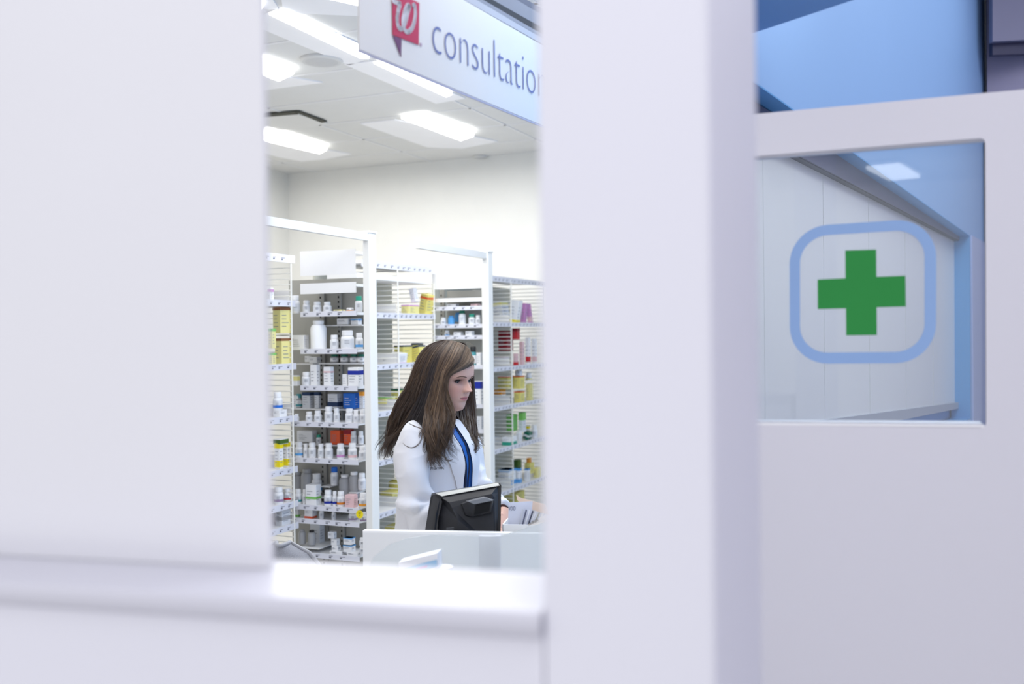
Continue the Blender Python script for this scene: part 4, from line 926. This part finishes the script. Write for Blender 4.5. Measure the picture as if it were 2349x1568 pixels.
def npbuild(name, vs, fs, m, parent, cols=None):
    me = bpy.data.meshes.new(name); b = np.array(BASES[parent.name]); me.from_pydata((vs-b).tolist(), [], fs); me.materials.append(m); me.shade_smooth()
    if cols is not None:
        a = me.color_attributes.new('Col', 'FLOAT_COLOR', 'POINT'); a.data.foreach_set('color', np.concatenate([cols, np.ones((len(cols), 1))], 1).ravel())
    o = bpy.data.objects.new(name, me); COL.objects.link(o); o.parent = parent; BASES[o.name] = BASES[parent.name]; return o
def lap(vs, fs, it, lam=.5):
    E = set()
    for f in fs:
        for i in range(len(f)): E.add((f[i], f[(i+1) % len(f)]))
    E = np.array(list(E)); 
    for _ in range(it):
        acc = np.zeros_like(vs); cnt = np.zeros(len(vs))
        for a, b in ((0, 1), (1, 0)):
            np.add.at(acc, E[:, a], vs[E[:, b]]); np.add.at(cnt, E[:, a], 1)
        vs = vs + lam*(acc/np.maximum(cnt, 1)[:, None] - vs)
    return vs
vs, fs = remeshed(mb, .0024, 'tmp_body')
R = np.array([list(hf), list(hl), list(hu)])
loc = (vs - np.array(HC)) @ R.T; lx, ly, lz = loc[:, 0], loc[:, 1], loc[:, 2]/ZS
skin = np.array(lin('#dfb29f')); cols = np.tile(skin, (len(vs), 1))
def blend(mask, c):
    global cols
    mask = np.clip(mask, 0, 1)[:, None]; cols = cols*(1-mask) + np.array(lin(c))*mask
ishead = (np.abs(lx) < .14) & (np.abs(ly) < .09) & (lz > -.14) & (lz < .14)
ga = lambda y0, z0, sy, sz: np.exp(-((np.abs(ly)-y0)/sy)**2/2 - ((lz-z0)/sz)**2/2)*ishead*(lx > .03)
blend(.55*ga(.040, -.032, .017, .018), '#d99a8e')
blend(.25*ga(0, -.030, .010, .008), '#d9a196')
blend(.95*ga(.031, .0065, .014, .0070), '#6a4a47')  # shade around the eyes, blended into the skin colour
blend(.35*ga(.022, -.004, .012, .006), '#a87f78')
sst = lambda e0, e1, x: np.clip((x-e0)/(e1-e0), 0, 1)**2*(3-2*np.clip((x-e0)/(e1-e0), 0, 1))
shp = np.clip(1-(np.abs(ly)/.0235)**1.7, 0.001, 1)
upz = (lz+.0618)/(.0088*shp); loz = (-.0618-lz)/(.0105*shp**.8)
lipm = np.where(lz > -.0618, 1-sst(.7, 1.15, upz), 1-sst(.7, 1.15, loz))*ishead*(lx > .055)*(np.abs(ly) < .0233)
blend(lipm*.8, '#c26a70')
blend(np.exp(-((lz+.0618)/.0013)**2)*(1-sst(.018, .0235, np.abs(ly)))*ishead*(lx > .055)*.8, '#5e2a30')
blend(.7*np.exp(-((np.abs(ly)-.0075)/.0030)**2/2 - ((lz+.0395)/.002)**2/2)*ishead*(lx > .075), '#7a4742')
M_skin = attr_mat('skin', .5, .35, sss=.12)
body = npbuild('body', vs, fs, M_skin, person, cols)
# eyes
M_eyew = mat('eye_white', '#a9a5a9', .2, .5); M_iris = mat('iris_grey', '#39424c', .15, .6); M_pup = mat('pupil_black', '#08080a', .1, .7); M_lash = mat('lash_dark', '#231a1c', .7); M_brow = mat('brow_brown', '#6e5347', .8); M_lid = mat('lid_skin', '#7d5a52', .55)
def xs(y, z):      # face surface in head space
    f_, b_, w_ = interp([(p[0], p[1], p[2], p[3]) for p in prof], z); e_ = 2/2.25
    s = min(.999, abs(y)/w_)**(1/e_); c = math.sqrt(max(0, 1-s*s)); return f_*c**e_ + face_disp(y, z)*min(1, c*2.2)
def HS(y, z, o=0): return HP(xs(y, z)+o, y, z*ZS)
for sd in (-1, 1):
    ey = .031*sd; ez = .0045; ex = xs(ey, ez) - .0082; ec = HP(ex, ey, ez*ZS); r = .0120
    mbe = MB()
    lat = [[ec + (hf*math.cos(a)*math.cos(b) + hl*math.sin(a)*math.cos(b) + hu*math.sin(b))*r for a in [2*math.pi*k/20 for k in range(20)]] for b in [math.pi*(i/12-.5) for i in range(13)]]
    eo = mbe.loft(lat).build('eye', M_eyew, person, smooth=True)
    gz = (hf*1 + hu*-.16 - hl*0).normalized(); gl = UP.cross(gz).normalized(); gu = gz.cross(gl)
    for nm, rad_, m_, k_ in (('iris', .0064, M_iris, .35), ('pupil', .0032, M_pup, .55)):
        rg = [[ec + gz*(math.sqrt(r*r-(rad_*q)**2)+.0003*k_*3) + (gl*math.cos(a)+gu*math.sin(a))*rad_*q for a in [2*math.pi*k/16 for k in range(16)]] for q in (1, .6, .2)]
        MB().loft(rg).build(nm, m_, eo, smooth=True)
    def lidrow(el, r2, n=13): return [ec + (hf*math.cos(a)*math.cos(el(a)) + hl*math.sin(a)*math.cos(el(a)) + hu*math.sin(el(a)))*r2 for a in [(-1.25 + 2.5*k/(n-1)) for k in range(n)]]
    up_e = lambda a: .36*math.cos(a*1.25)-.12; lo_e = lambda a: -.50*math.cos(a*1.25)-.10
    rows = [lidrow(lambda a, q=q: up_e(a)+(1.35-up_e(a))*q, r*1.07) for q in (0, .2, .4, .6, .8, 1)]
    MB().grid(rows).build('eyelid', M_lid, person, smooth=True)
    rows = [lidrow(lambda a, q=q: lo_e(a)-(1.35+lo_e(a))*q, r*1.05) for q in (0, .25, .5, .75, 1)]
    MB().grid(rows).build('eyelid', M_lid, person, smooth=True)
    la = lidrow(up_e, r*1.13); MB().tube(la, [.0009+.0017*math.sin(math.pi*min(1, (k+2)/15)) for k in range(13)], 6).build('eyelashes', M_lash, person, smooth=True)
    outl = lidrow(up_e, r*1.32); MB().grid([la, [p + (q-p)*1.0 + hf*.0025 for p, q in zip(la, outl)]]).build('eyelashes', M_lash, person)
    ll = lidrow(lo_e, r*1.09); MB().tube(ll, .0010, 5).build('eyelashes', M_lash, person)
    bp = [HS(sd*y_, z_, .0008) for y_, z_ in ((.013, .0215), (.020, .0235), (.028, .0250), (.036, .0250), (.043, .0225), (.049, .0175))]
    bp = catmull(bp, 4); MB().tube(bp, [.0018*(math.sin(math.pi*min(1, .18+.82*i/(len(bp)-1)))**.7)+.0004 for i in range(len(bp))], 6, flat=.8).build('eyebrow', M_brow, person, smooth=True)

# ---------------- coat
mb = MB().loft(torso_loft(.52, 1.35, -.004, 30))
pp, rr4 = smooth_path(NEAR, NR)
def sleeve(mbx, path, rad, elbow):
    rings = []; ref = None; n = 36
    for i, p in enumerate(path):
        t = (path[min(i+1, len(path)-1)] - path[max(i-1, 0)]).normalized()
        if ref is None: ref = (near_s - t*near_s.dot(t)).normalized()
        ref = (ref - t*ref.dot(t)).normalized(); b = t.cross(ref); ring = []
        f = i/len(path); we = math.exp(-((i-elbow)/5.0)**2); wa = .25+.75*we
        for k in range(n):
            a = 2*math.pi*k/n
            fold = .010*we*math.sin(i*1.05 + 2.4*math.sin(a+.6)) + .009*math.sin(3*a + i*.35)*wa + .004*math.sin(i*.5+2*a+1)*(1-we) + .003*math.sin(2*a - i*.22)
            ring.append(p + (ref*math.cos(a) + b*math.sin(a))*(rad[i]+fold))
        rings.append(ring)
    mbx.loft(rings)
pp2, rr5 = smooth_path(FAR, FR)
vs, fs = remeshed(mb, .0046, 'tmp_coat'); vs = lap(vs, fs, 4)
# soft cloth folds
nv = np.zeros_like(vs)
for i in range(len(vs)):
    p = Vector(vs[i]); q = Vector((p.dot(RGT), p.dot(FWD), p.z))
    n_ = noise.noise(Vector((q.x*11, q.y*11, q.z*5.0))) * .006 + noise.noise(Vector((q.x*24+5, q.y*24, q.z*12))) * .002
    r_ = p - T0; r_.z = 0; r_.normalize(); nv[i] = np.array(r_)*n_
vs = vs + nv
M_coat = mat('lab_coat', '#e3e3e8', .75, .15, var=.01, sheen=.1)
coat = npbuild('lab_coat', vs, fs, M_coat, person)
for path_, rad__, el_ in ((pp, rr4, 26), (pp2, rr5, 24)):
    ms = MB(); sleeve(ms, path_, rad__, el_); v2, f2 = remeshed(ms, .0036, 'tmp_sleeve'); v2 = lap(v2, f2, 2)
    el_p = path_[el_]; me_ = bpy.data.meshes.new('t'); me_.from_pydata(v2.tolist(), [], f2); nn = np.zeros(len(v2)*3); me_.vertex_normals.foreach_get('vector', nn); nn = nn.reshape(-1, 3); bpy.data.meshes.remove(me_)
    for i_ in range(len(v2)):
        q_ = Vector(v2[i_]); w_ = math.exp(-((q_-el_p).length/.11)**2); a_ = Vector((q_.dot(RGT)*9 + q_.z*7, q_.dot(FWD)*6, q_.z*13 - q_.dot(RGT)*9))
        rg_ = (1-abs(noise.noise(a_)))**4; v2[i_] += nn[i_]*((rg_-.35)*.011*w_ + (rg_-.35)*.002)
    npbuild('sleeve', v2, f2, M_coat, coat)
cbvh = BVHTree.FromPolygons([Vector(v) for v in vs], fs)
def lay(p, off):   # project towards the torso axis, sit off above the coat
    ax = T0 + UP*p.z; d = (ax-p); d.z = 0; d.normalize(); h = cbvh.ray_cast(p - d*.06, d)
    return h[0] - d*off if h[0] else p
def patch(fn, n, m): return [[fn(i/n, j/m) for j in range(m+1)] for i in range(n+1)]
GAP = lambda z: .016 + .03*max(0, min(.1, 1.23-z))
S0 = lambda z: -.008 - .12*max(0, z-1.23)
def bl(i, j):
    z = 1.352 - .40*i; s = S0(z) + (j*2-1)*(GAP(z)+.012)*(1 + .5*max(0, (z-1.28)/.07)); return lay(tor_s(z, s), .0035 + .0008*math.sin(j*9+i*6))
MB().grid(patch(bl, 30, 12)).build('blouse', mat('blouse_blue', '#1f62b8', .35, .5, var=.12, vscale=18), person, smooth=True)
WL = [(.9, .03), (1.10, .012), (1.14, .022), (1.20, .045), (1.25, .068), (1.275, .078), (1.28, .05), (1.31, .052), (1.35, .045)]
for sd in (-1, 1):
    def lp(i, j):
        z = 1.352 - .245*i; w_ = interp(WL, z)[0]; s = S0(z) + sd*(GAP(z) + w_*j); return lay(tor_s(z, s), .013 - .007*j)
    r_ = patch(lp, 34, 8); 
    mbl = MB().grid(r_); mbl.build('lapel', M_coat, person, smooth=True)
    def pk(i, j):
        z = 1.11 - .55*i; return lay(tor_s(z, S0(z) + sd*(GAP(z) + .034*j)), .009 - .004*j)
    MB().grid(patch(pk, 30, 4)).build('front_facing', M_coat, person, smooth=True)
# collar stand round the neck
rings = []
for zz2, rr6 in ((1.335, .082), (1.362, .066), (1.375, .064)):
    rings.append([T0 + UP*zz2 + bf*(rr6*.95*math.cos(a)) + far_s*(rr6*1.1*math.sin(a)) for a in [.75 + (2*math.pi-1.5)*k/24 for k in range(25)]])
MB().grid(rings).build('collar', M_coat, person, smooth=True)
# lanyard cords
M_cord = mat('lanyard_navy', '#12203f', .6)
for o_s, r_s in ((-.007, .0050), (.004, .0026)):
    pts = [lay(tor_s(1.345 - .36*k/18, S0(1.345 - .36*k/18) + o_s + (.012 - .012*min(1, k/10))*(1 if o_s > 0 else -1)), .0065) for k in range(19)]
    MB().tube(pts, r_s, 8, flat=.25).build('lanyard', M_cord, person, smooth=True)
# sleeve cuffs: dark opening
cd_ = (FAR[-1]-FAR[-2]).normalized()
MB().tube([FAR[-1] + cd_*-.004, FAR[-1] + cd_*.0035], [.031, .030], 20).build('cuff_lining', mat('cuff_dark', '#5b4038', .9), person)
# embroidered lines on the chest
def surf(px, py, off=.002):
    o = CAM; d = ray(px, py).normalized(); h = cbvh.ray_cast(o, d); return h[0] - d*off
M_ink = mat('embroidery', '#2b2c36', .8)
for s_, px0_, px1_, py_, hh in (('D     e', 993.5, 1014, 1064, 6.5), ('Pharmac', 988, 1018.5, 1077.5, 6.5)):
    tvv, tff = text_mesh(s_, .0); a_, b_ = min(v.x for v in tvv), max(v.x for v in tvv)
    out = []
    for v in tvv:
        u_ = (v.x-a_)/(b_-a_); out.append(surf(px0_+(px1_-px0_)*u_, py_ - 3.0*u_ - v.y/.7*hh))
    MB().add(out, tff).build('name_embroidery', M_ink, person)
# trousers and shoes
for sd in (-1, 1):
    o = T0 + far_s*(.085*sd)
    MB().tube([o + UP*.86, o + UP*.70, o + UP*.48 + bf*.01, o + UP*.30, o + UP*.10, o + UP*.07], [.092, .088, .068, .064, .056, .056], 20).build('trouser_leg', mat('trouser_black', '#23242b', .8), person, smooth=SM)
    MB().tube([o + UP*.042 - bf*.065, o + UP*.05 - bf*.03, o + UP*.045 + bf*.09, o + UP*.034 + bf*.165, o + UP*.028 + bf*.185], [.028, .041, .041, .032, .015], 16).build('shoe', mat('shoe_black', '#1b1b1e', .4), person, smooth=SM)

# ---------------- hair
def cr(px, py, v): return B(px, py, v)
Gd = {
 'B1': [(1014, 780, .03), (975, 800, .06), (950, 850, .08), (932, 900, .07), (912, 955, .06), (900, 1000, .05), (893, 1035, .05)],
 'G1': [(1018, 779, .0), (984, 793, -.02), (957, 830, -.03), (940, 875, -.025), (916, 922, .0), (897, 965, .02), (893, 1008, .03), (884, 1036, .03), (894, 1060, .03)],
 'G2': [(1022, 779, -.01), (994, 797, -.05), (971, 838, -.07), (957, 885, -.07), (940, 930, -.05), (918, 975, -.02), (903, 1015, .0), (898, 1042, .0), (904, 1066, .0)],
 'G3': [(1027, 780, -.02), (1007, 803, -.07), (987, 845, -.095), (975, 890, -.10), (962, 930, -.095), (945, 958, -.10), (925, 985, -.07), (910, 1010, -.03), (906, 1035, -.02)],
 'G4': [(1034, 781, -.02), (1016, 808, -.08), (1000, 850, -.105), (990, 895, -.115), (982, 940, -.125), (977, 975, -.16), (975, 1005, -.185), (980, 1030, -.19), (986, 1062, -.19)],
 'G5': [(1045, 783, -.02), (1030, 815, -.085), (1012, 855, -.108), (1004, 900, -.118), (1001, 945, -.13), (999, 985, -.165), (996, 1020, -.18), (992, 1052, -.185), (1000, 1084, -.19)],
 'G6': [(1060, 789, -.02), (1045, 820, -.085), (1022, 858, -.108), (1014, 900, -.112), (1017, 940, -.125), (1020, 980, -.155), (1012, 1020, -.17), (1008, 1052, -.175), (1022, 1066, -.178)],
 'G7': [(1074, 799, -.012), (1060, 830, -.068), (1031, 855, -.098), (1023, 885, -.100), (1030, 920, -.108), (1038, 955, -.13), (1035, 985, -.15), (1022, 1012, -.165), (1010, 1040, -.17)],
 'G8': [(1082, 817, -.018), (1077, 832, -.056), (1057, 847, -.090), (1029, 861, -.102), (1025, 885, -.100), (1030, 915, -.104), (1038, 945, -.118), (1036, 975, -.14), (1026, 1000, -.155)],
 'G9': [(1085, 823, -.004), (1084, 834, -.032), (1068, 844, -.070), (1042, 856, -.096), (1027, 868, -.097), (1025, 890, -.1), (1030, 915, -.102), (1036, 940, -.112), (1034, 970, -.13)],
 'H1': [(1062, 786, .03), (1078, 812, .055), (1084, 845, .078), (1086, 888, .085), (1087, 935, .075), (1091, 980, .025), (1092, 1012, -.01), (1083, 1036, -.04), (1066, 1046, -.05)],
 'H2': [(1050, 784, .04), (1066, 815, .08), (1072, 850, .09), (1076, 890, .09), (1076, 940, .07), (1081, 985, .01), (1086, 1012, -.02), (1090, 1028, -.035), (1080, 1042, -.05)],
 'H3': [(1040, 782, .05), (1050, 815, .09), (1052, 850, .10), (1054, 900, .10), (1056, 945, .06), (1063, 980, .0), (1070, 1003, -.03), (1080, 1018, -.04), (1088, 1028, -.045)],
 'H4': [(1030, 782, .05), (1030, 815, .09), (1030, 850, .10), (1036, 900, .09), (1042, 945, .04), (1050, 975, .0), (1060, 998, -.03), (1070, 1012, -.04), (1078, 1022, -.045)],
}
GP = {k: catmull([cr(*p) for p in v], 5) for k, v in Gd.items()}
def resamp(pts, n):
    d = [0]
    for a, b in zip(pts[:-1], pts[1:]): d.append(d[-1]+(b-a).length)
    out = []; j = 0
    for i in range(n):
        t = d[-1]*i/(n-1)
        while j < len(d)-2 and d[j+1] < t: j += 1
        out.append(pts[j].lerp(pts[j+1], (t-d[j])/max(1e-9, d[j+1]-d[j])))
    return out
NS = 26
GP = {k: resamp(v, NS) for k, v in GP.items()}
hv, hfc, hc = [], [], []
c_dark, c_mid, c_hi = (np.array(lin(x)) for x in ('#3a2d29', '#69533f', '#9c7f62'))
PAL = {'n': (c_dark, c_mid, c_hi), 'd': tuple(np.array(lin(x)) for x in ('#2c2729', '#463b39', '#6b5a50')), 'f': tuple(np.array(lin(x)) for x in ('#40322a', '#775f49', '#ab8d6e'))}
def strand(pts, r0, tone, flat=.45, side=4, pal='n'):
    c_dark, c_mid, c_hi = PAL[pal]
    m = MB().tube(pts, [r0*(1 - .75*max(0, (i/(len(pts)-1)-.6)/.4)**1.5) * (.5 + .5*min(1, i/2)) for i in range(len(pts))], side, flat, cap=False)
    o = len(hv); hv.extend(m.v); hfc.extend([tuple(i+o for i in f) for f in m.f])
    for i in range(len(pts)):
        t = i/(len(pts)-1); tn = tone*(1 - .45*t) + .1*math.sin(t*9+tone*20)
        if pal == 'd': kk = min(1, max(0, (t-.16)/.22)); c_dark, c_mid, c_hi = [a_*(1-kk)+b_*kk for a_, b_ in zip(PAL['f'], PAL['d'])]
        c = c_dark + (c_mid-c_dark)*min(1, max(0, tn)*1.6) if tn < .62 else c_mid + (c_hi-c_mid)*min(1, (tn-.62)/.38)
        hc.extend([c]*side)
def group(keys, n, r0, spread=.003, wave=.004, tones=(.1, 1.0), endvar=.1, ln0=1.0, per=11, curl=0, pal='n'):
    m = len(keys)-1; c = 0
    while c < n:
        tc_ = rnd.random()*m; ph_ = rnd.uniform(0, 6.3); ph2 = rnd.uniform(0, 6.3); fr3 = rnd.uniform(1.3, 2.4); ln_c = ln0*(1-rnd.random()**1.5*endvar); tn_c = rnd.uniform(*tones)
        wv = wave*rnd.uniform(.5, 1.6); co = Vector((rnd.gauss(0, spread), rnd.gauss(0, spread), 0)); cu = rnd.uniform(-1, 1)*curl; tw = rnd.uniform(.12, .3)
        for _ in range(per):
            c += 1; t = min(m-1e-4, max(0, tc_ + rnd.gauss(0, tw*.5))); ln = ln_c*(1-rnd.random()**2*.06); so = Vector((rnd.gauss(0, .0022), rnd.gauss(0, .0022), 0)); pts = []
            for i in range(NS):
                g_ = i/(NS-1); u = g_*ln*(NS-1); k = min(int(u), NS-2)
                tt = tc_ + (t-tc_)*(1.25 - .95*g_); tt = min(m-1e-4, max(0, tt)); j = int(tt); f = tt-j; a, b = GP[keys[j]], GP[keys[j+1]]
                p = a[k].lerp(a[k+1], u-k).lerp(b[k].lerp(b[k+1], u-k), f)
                amp = wv*(.08 + 1.9*g_*g_)
                p = p + co*(.2+1.0*g_) + so*(1.1-.7*g_) + RGT*(amp*math.sin(fr3*6.28*g_+ph_) + cu*max(0, g_-.72)**2*12) + FWD*(amp*.7*math.sin(fr3*5.1*g_+ph2)) + UP*(abs(cu)*max(0, g_-.86)**2*14); pts.append(p)
            strand(pts, r0*rnd.uniform(.6, 1.25), max(0, tn_c + rnd.gauss(0, .10)), pal=pal)
group(['B1', 'G1', 'G2', 'G3'], 900, .0012, .0035, .009, (.05, .8), .14, curl=.03)
group(['G3', 'G4'], 420, .0011, .002, .002, (.0, .5), .12, .76, pal='d')  # dark palette paints in the shade between back hair and near lock
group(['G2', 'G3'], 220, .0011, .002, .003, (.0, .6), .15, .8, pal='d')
group(['G4', 'G5', 'G6', 'G7'], 1150, .0011, .003, .0085, (.05, .95), .07, curl=.05, pal='f')
group(['G4', 'G5', 'G6', 'G7'], 700, .0010, .0012, .0012, (.2, 1.0), .3, .55, pal='f')
group(['G6', 'G7', 'G8'], 420, .0009, .0012, .0015, (.15, .9), .2, curl=.01, pal='f')
group(['G7', 'G8', 'G9'], 520, .0008, .0006, .0006, (.15, .8), .3, .62, pal='f')
group(['G8', 'G9'], 200, .0007, .0004, .0004, (.15, .7), .2, .42, pal='f')
group(['H1', 'H2', 'H3'], 620, .0011, .0020, .004, (.0, .55), .14, curl=.03)
group(['H3', 'H4'], 300, .0012, .003, .003, (.0, .2), .12)
for pl_ in ([(936, 970, -.17), (950, 976, -.185), (966, 984, -.19), (968, 1000, -.195), (960, 1018, -.2), (945, 1027, -.205), (930, 1022, -.2), (924, 1015, -.195)],
            [(900, 960, .0), (888, 1000, .0), (884, 1030, .0), (892, 1050, .0)], [(930, 900, .02), (912, 925, .03), (909, 935, .03), (918, 930, .03)],
            [(896, 1000, .0), (884, 1045, .02), (880, 1052, .02), (898, 1056, .02)], [(1088, 960, .02), (1095, 985, .02), (1090, 1010, .0)], [(1020, 1050, -.18), (1030, 1056, -.18), (1040, 1053, -.185)]):
    for q in range(4):
        j = [Vector((rnd.gauss(0, .0015), rnd.gauss(0, .0015), rnd.gauss(0, .0015))) for _ in pl_]
        strand(resamp(catmull([B(*p)+d for p, d in zip(pl_, j)], 6), NS), .0007, rnd.uniform(.2, .7))
for q in range(7):   # loose hairs over the crown
    a = rnd.uniform(1005, 1075); strand(resamp(catmull([B(a, 781+(a-1040)**2*.008, -.0), B(a+12, 776+(a-1030)**2*.008, -.02), B(a+26, 786+(a-1020)**2*.008, -.02)], 5), NS), .0003, .9)
# inner mass so no light shows through
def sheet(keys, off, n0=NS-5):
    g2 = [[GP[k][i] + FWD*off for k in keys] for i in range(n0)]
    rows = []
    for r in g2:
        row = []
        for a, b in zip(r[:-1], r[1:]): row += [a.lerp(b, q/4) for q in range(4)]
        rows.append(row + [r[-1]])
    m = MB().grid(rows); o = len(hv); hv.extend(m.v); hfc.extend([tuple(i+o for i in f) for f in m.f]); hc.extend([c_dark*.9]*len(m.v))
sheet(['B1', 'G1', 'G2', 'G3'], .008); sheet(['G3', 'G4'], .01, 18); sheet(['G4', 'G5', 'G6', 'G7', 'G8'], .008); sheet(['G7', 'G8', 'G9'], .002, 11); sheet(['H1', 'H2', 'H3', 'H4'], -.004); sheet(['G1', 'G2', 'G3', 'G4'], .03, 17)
# scalp cap
capm = MB(); rows = []
for i in range(40):
    z = -.07 + .19*i/39; zc_ = min(z, .1175); f_, b_, w_ = interp([(p[0], p[1], p[2], p[3]) for p in prof], zc_); row = []
    for j in range(40):
        lim = 1.75 if z < .062 else (1.75 - 1.75*min(1, (z-.062)/.03))
        a = lim + (2*math.pi-2*lim)*j/39; c, s = math.cos(a), math.sin(a)
        row.append(HP((f_*c if c > 0 else -b_*c) + .006*c, (w_+.007)*s, (z)*ZS + (.006 if z > .09 else .006*max(0, z)/.09)))
    rows.append(row)
rows = [[q - hf*.009*min(1, max(0, ((q-HC).dot(hf)-.03)/.02)) for q in r_] for r_ in rows]
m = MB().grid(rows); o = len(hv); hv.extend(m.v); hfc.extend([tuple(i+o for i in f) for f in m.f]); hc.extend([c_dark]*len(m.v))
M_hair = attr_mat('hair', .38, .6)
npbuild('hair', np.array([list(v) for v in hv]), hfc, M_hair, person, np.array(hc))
# ============================================================ light
w = bpy.data.worlds.new('world'); scene.world = w; w.use_nodes = True; nt = w.node_tree; nt.nodes.clear()
bg = nt.nodes.new('ShaderNodeBackground'); o_ = nt.nodes.new('ShaderNodeOutputWorld'); gr = nt.nodes.new('ShaderNodeTexGradient'); tc = nt.nodes.new('ShaderNodeTexCoord')
bg.inputs['Color'].default_value = (*lin('#f8f8fc'), 1); bg.inputs['Strength'].default_value = .95
nt.links.new(bg.outputs[0], o_.inputs[0])
def area(name, loc, sx, sy, power, color=(1, 1, 1), rot=(0, 0, 0)):
    l = bpy.data.lights.new(name, 'AREA'); l.shape = 'RECTANGLE'; l.size = sx; l.size_y = sy; l.energy = power; l.color = color
    o = bpy.data.objects.new(name, l); COL.objects.link(o); o.location = loc; o.rotation_euler = rot
    return o
area('pharmacy_light', (-2.0, 4.6, 3.12), 3.2, 2.2, 75, (1, .995, .97))
area('pharmacy_light', (-4.0, 6.3, 3.12), 2.8, 1.8, 46, (1, .995, .97))
area('counter_light', (-.9, 2.6, 3.12), 1.6, 1.2, 30, (1, 1, 1))
area('store_light', (.2, .6, 3.12), 2.0, 1.0, 16, (.97, .97, 1))
area('room_light', (1.5, 5.0, 4.3), 2.0, 3.6, 62, (.97, .98, 1))
area('booth_light', (1.0, 3.4, 3.9), 1.0, 1.0, 15, (.97, .98, 1))
scene.view_settings.view_transform = 'Standard'; scene.view_settings.look = 'None'; scene.view_settings.exposure = .25; scene.view_settings.gamma = 1
scene.cycles.max_bounces = 10; scene.cycles.transparent_max_bounces = 16; scene.cycles.sample_clamp_indirect = 6
bpy.context.view_layer.update()
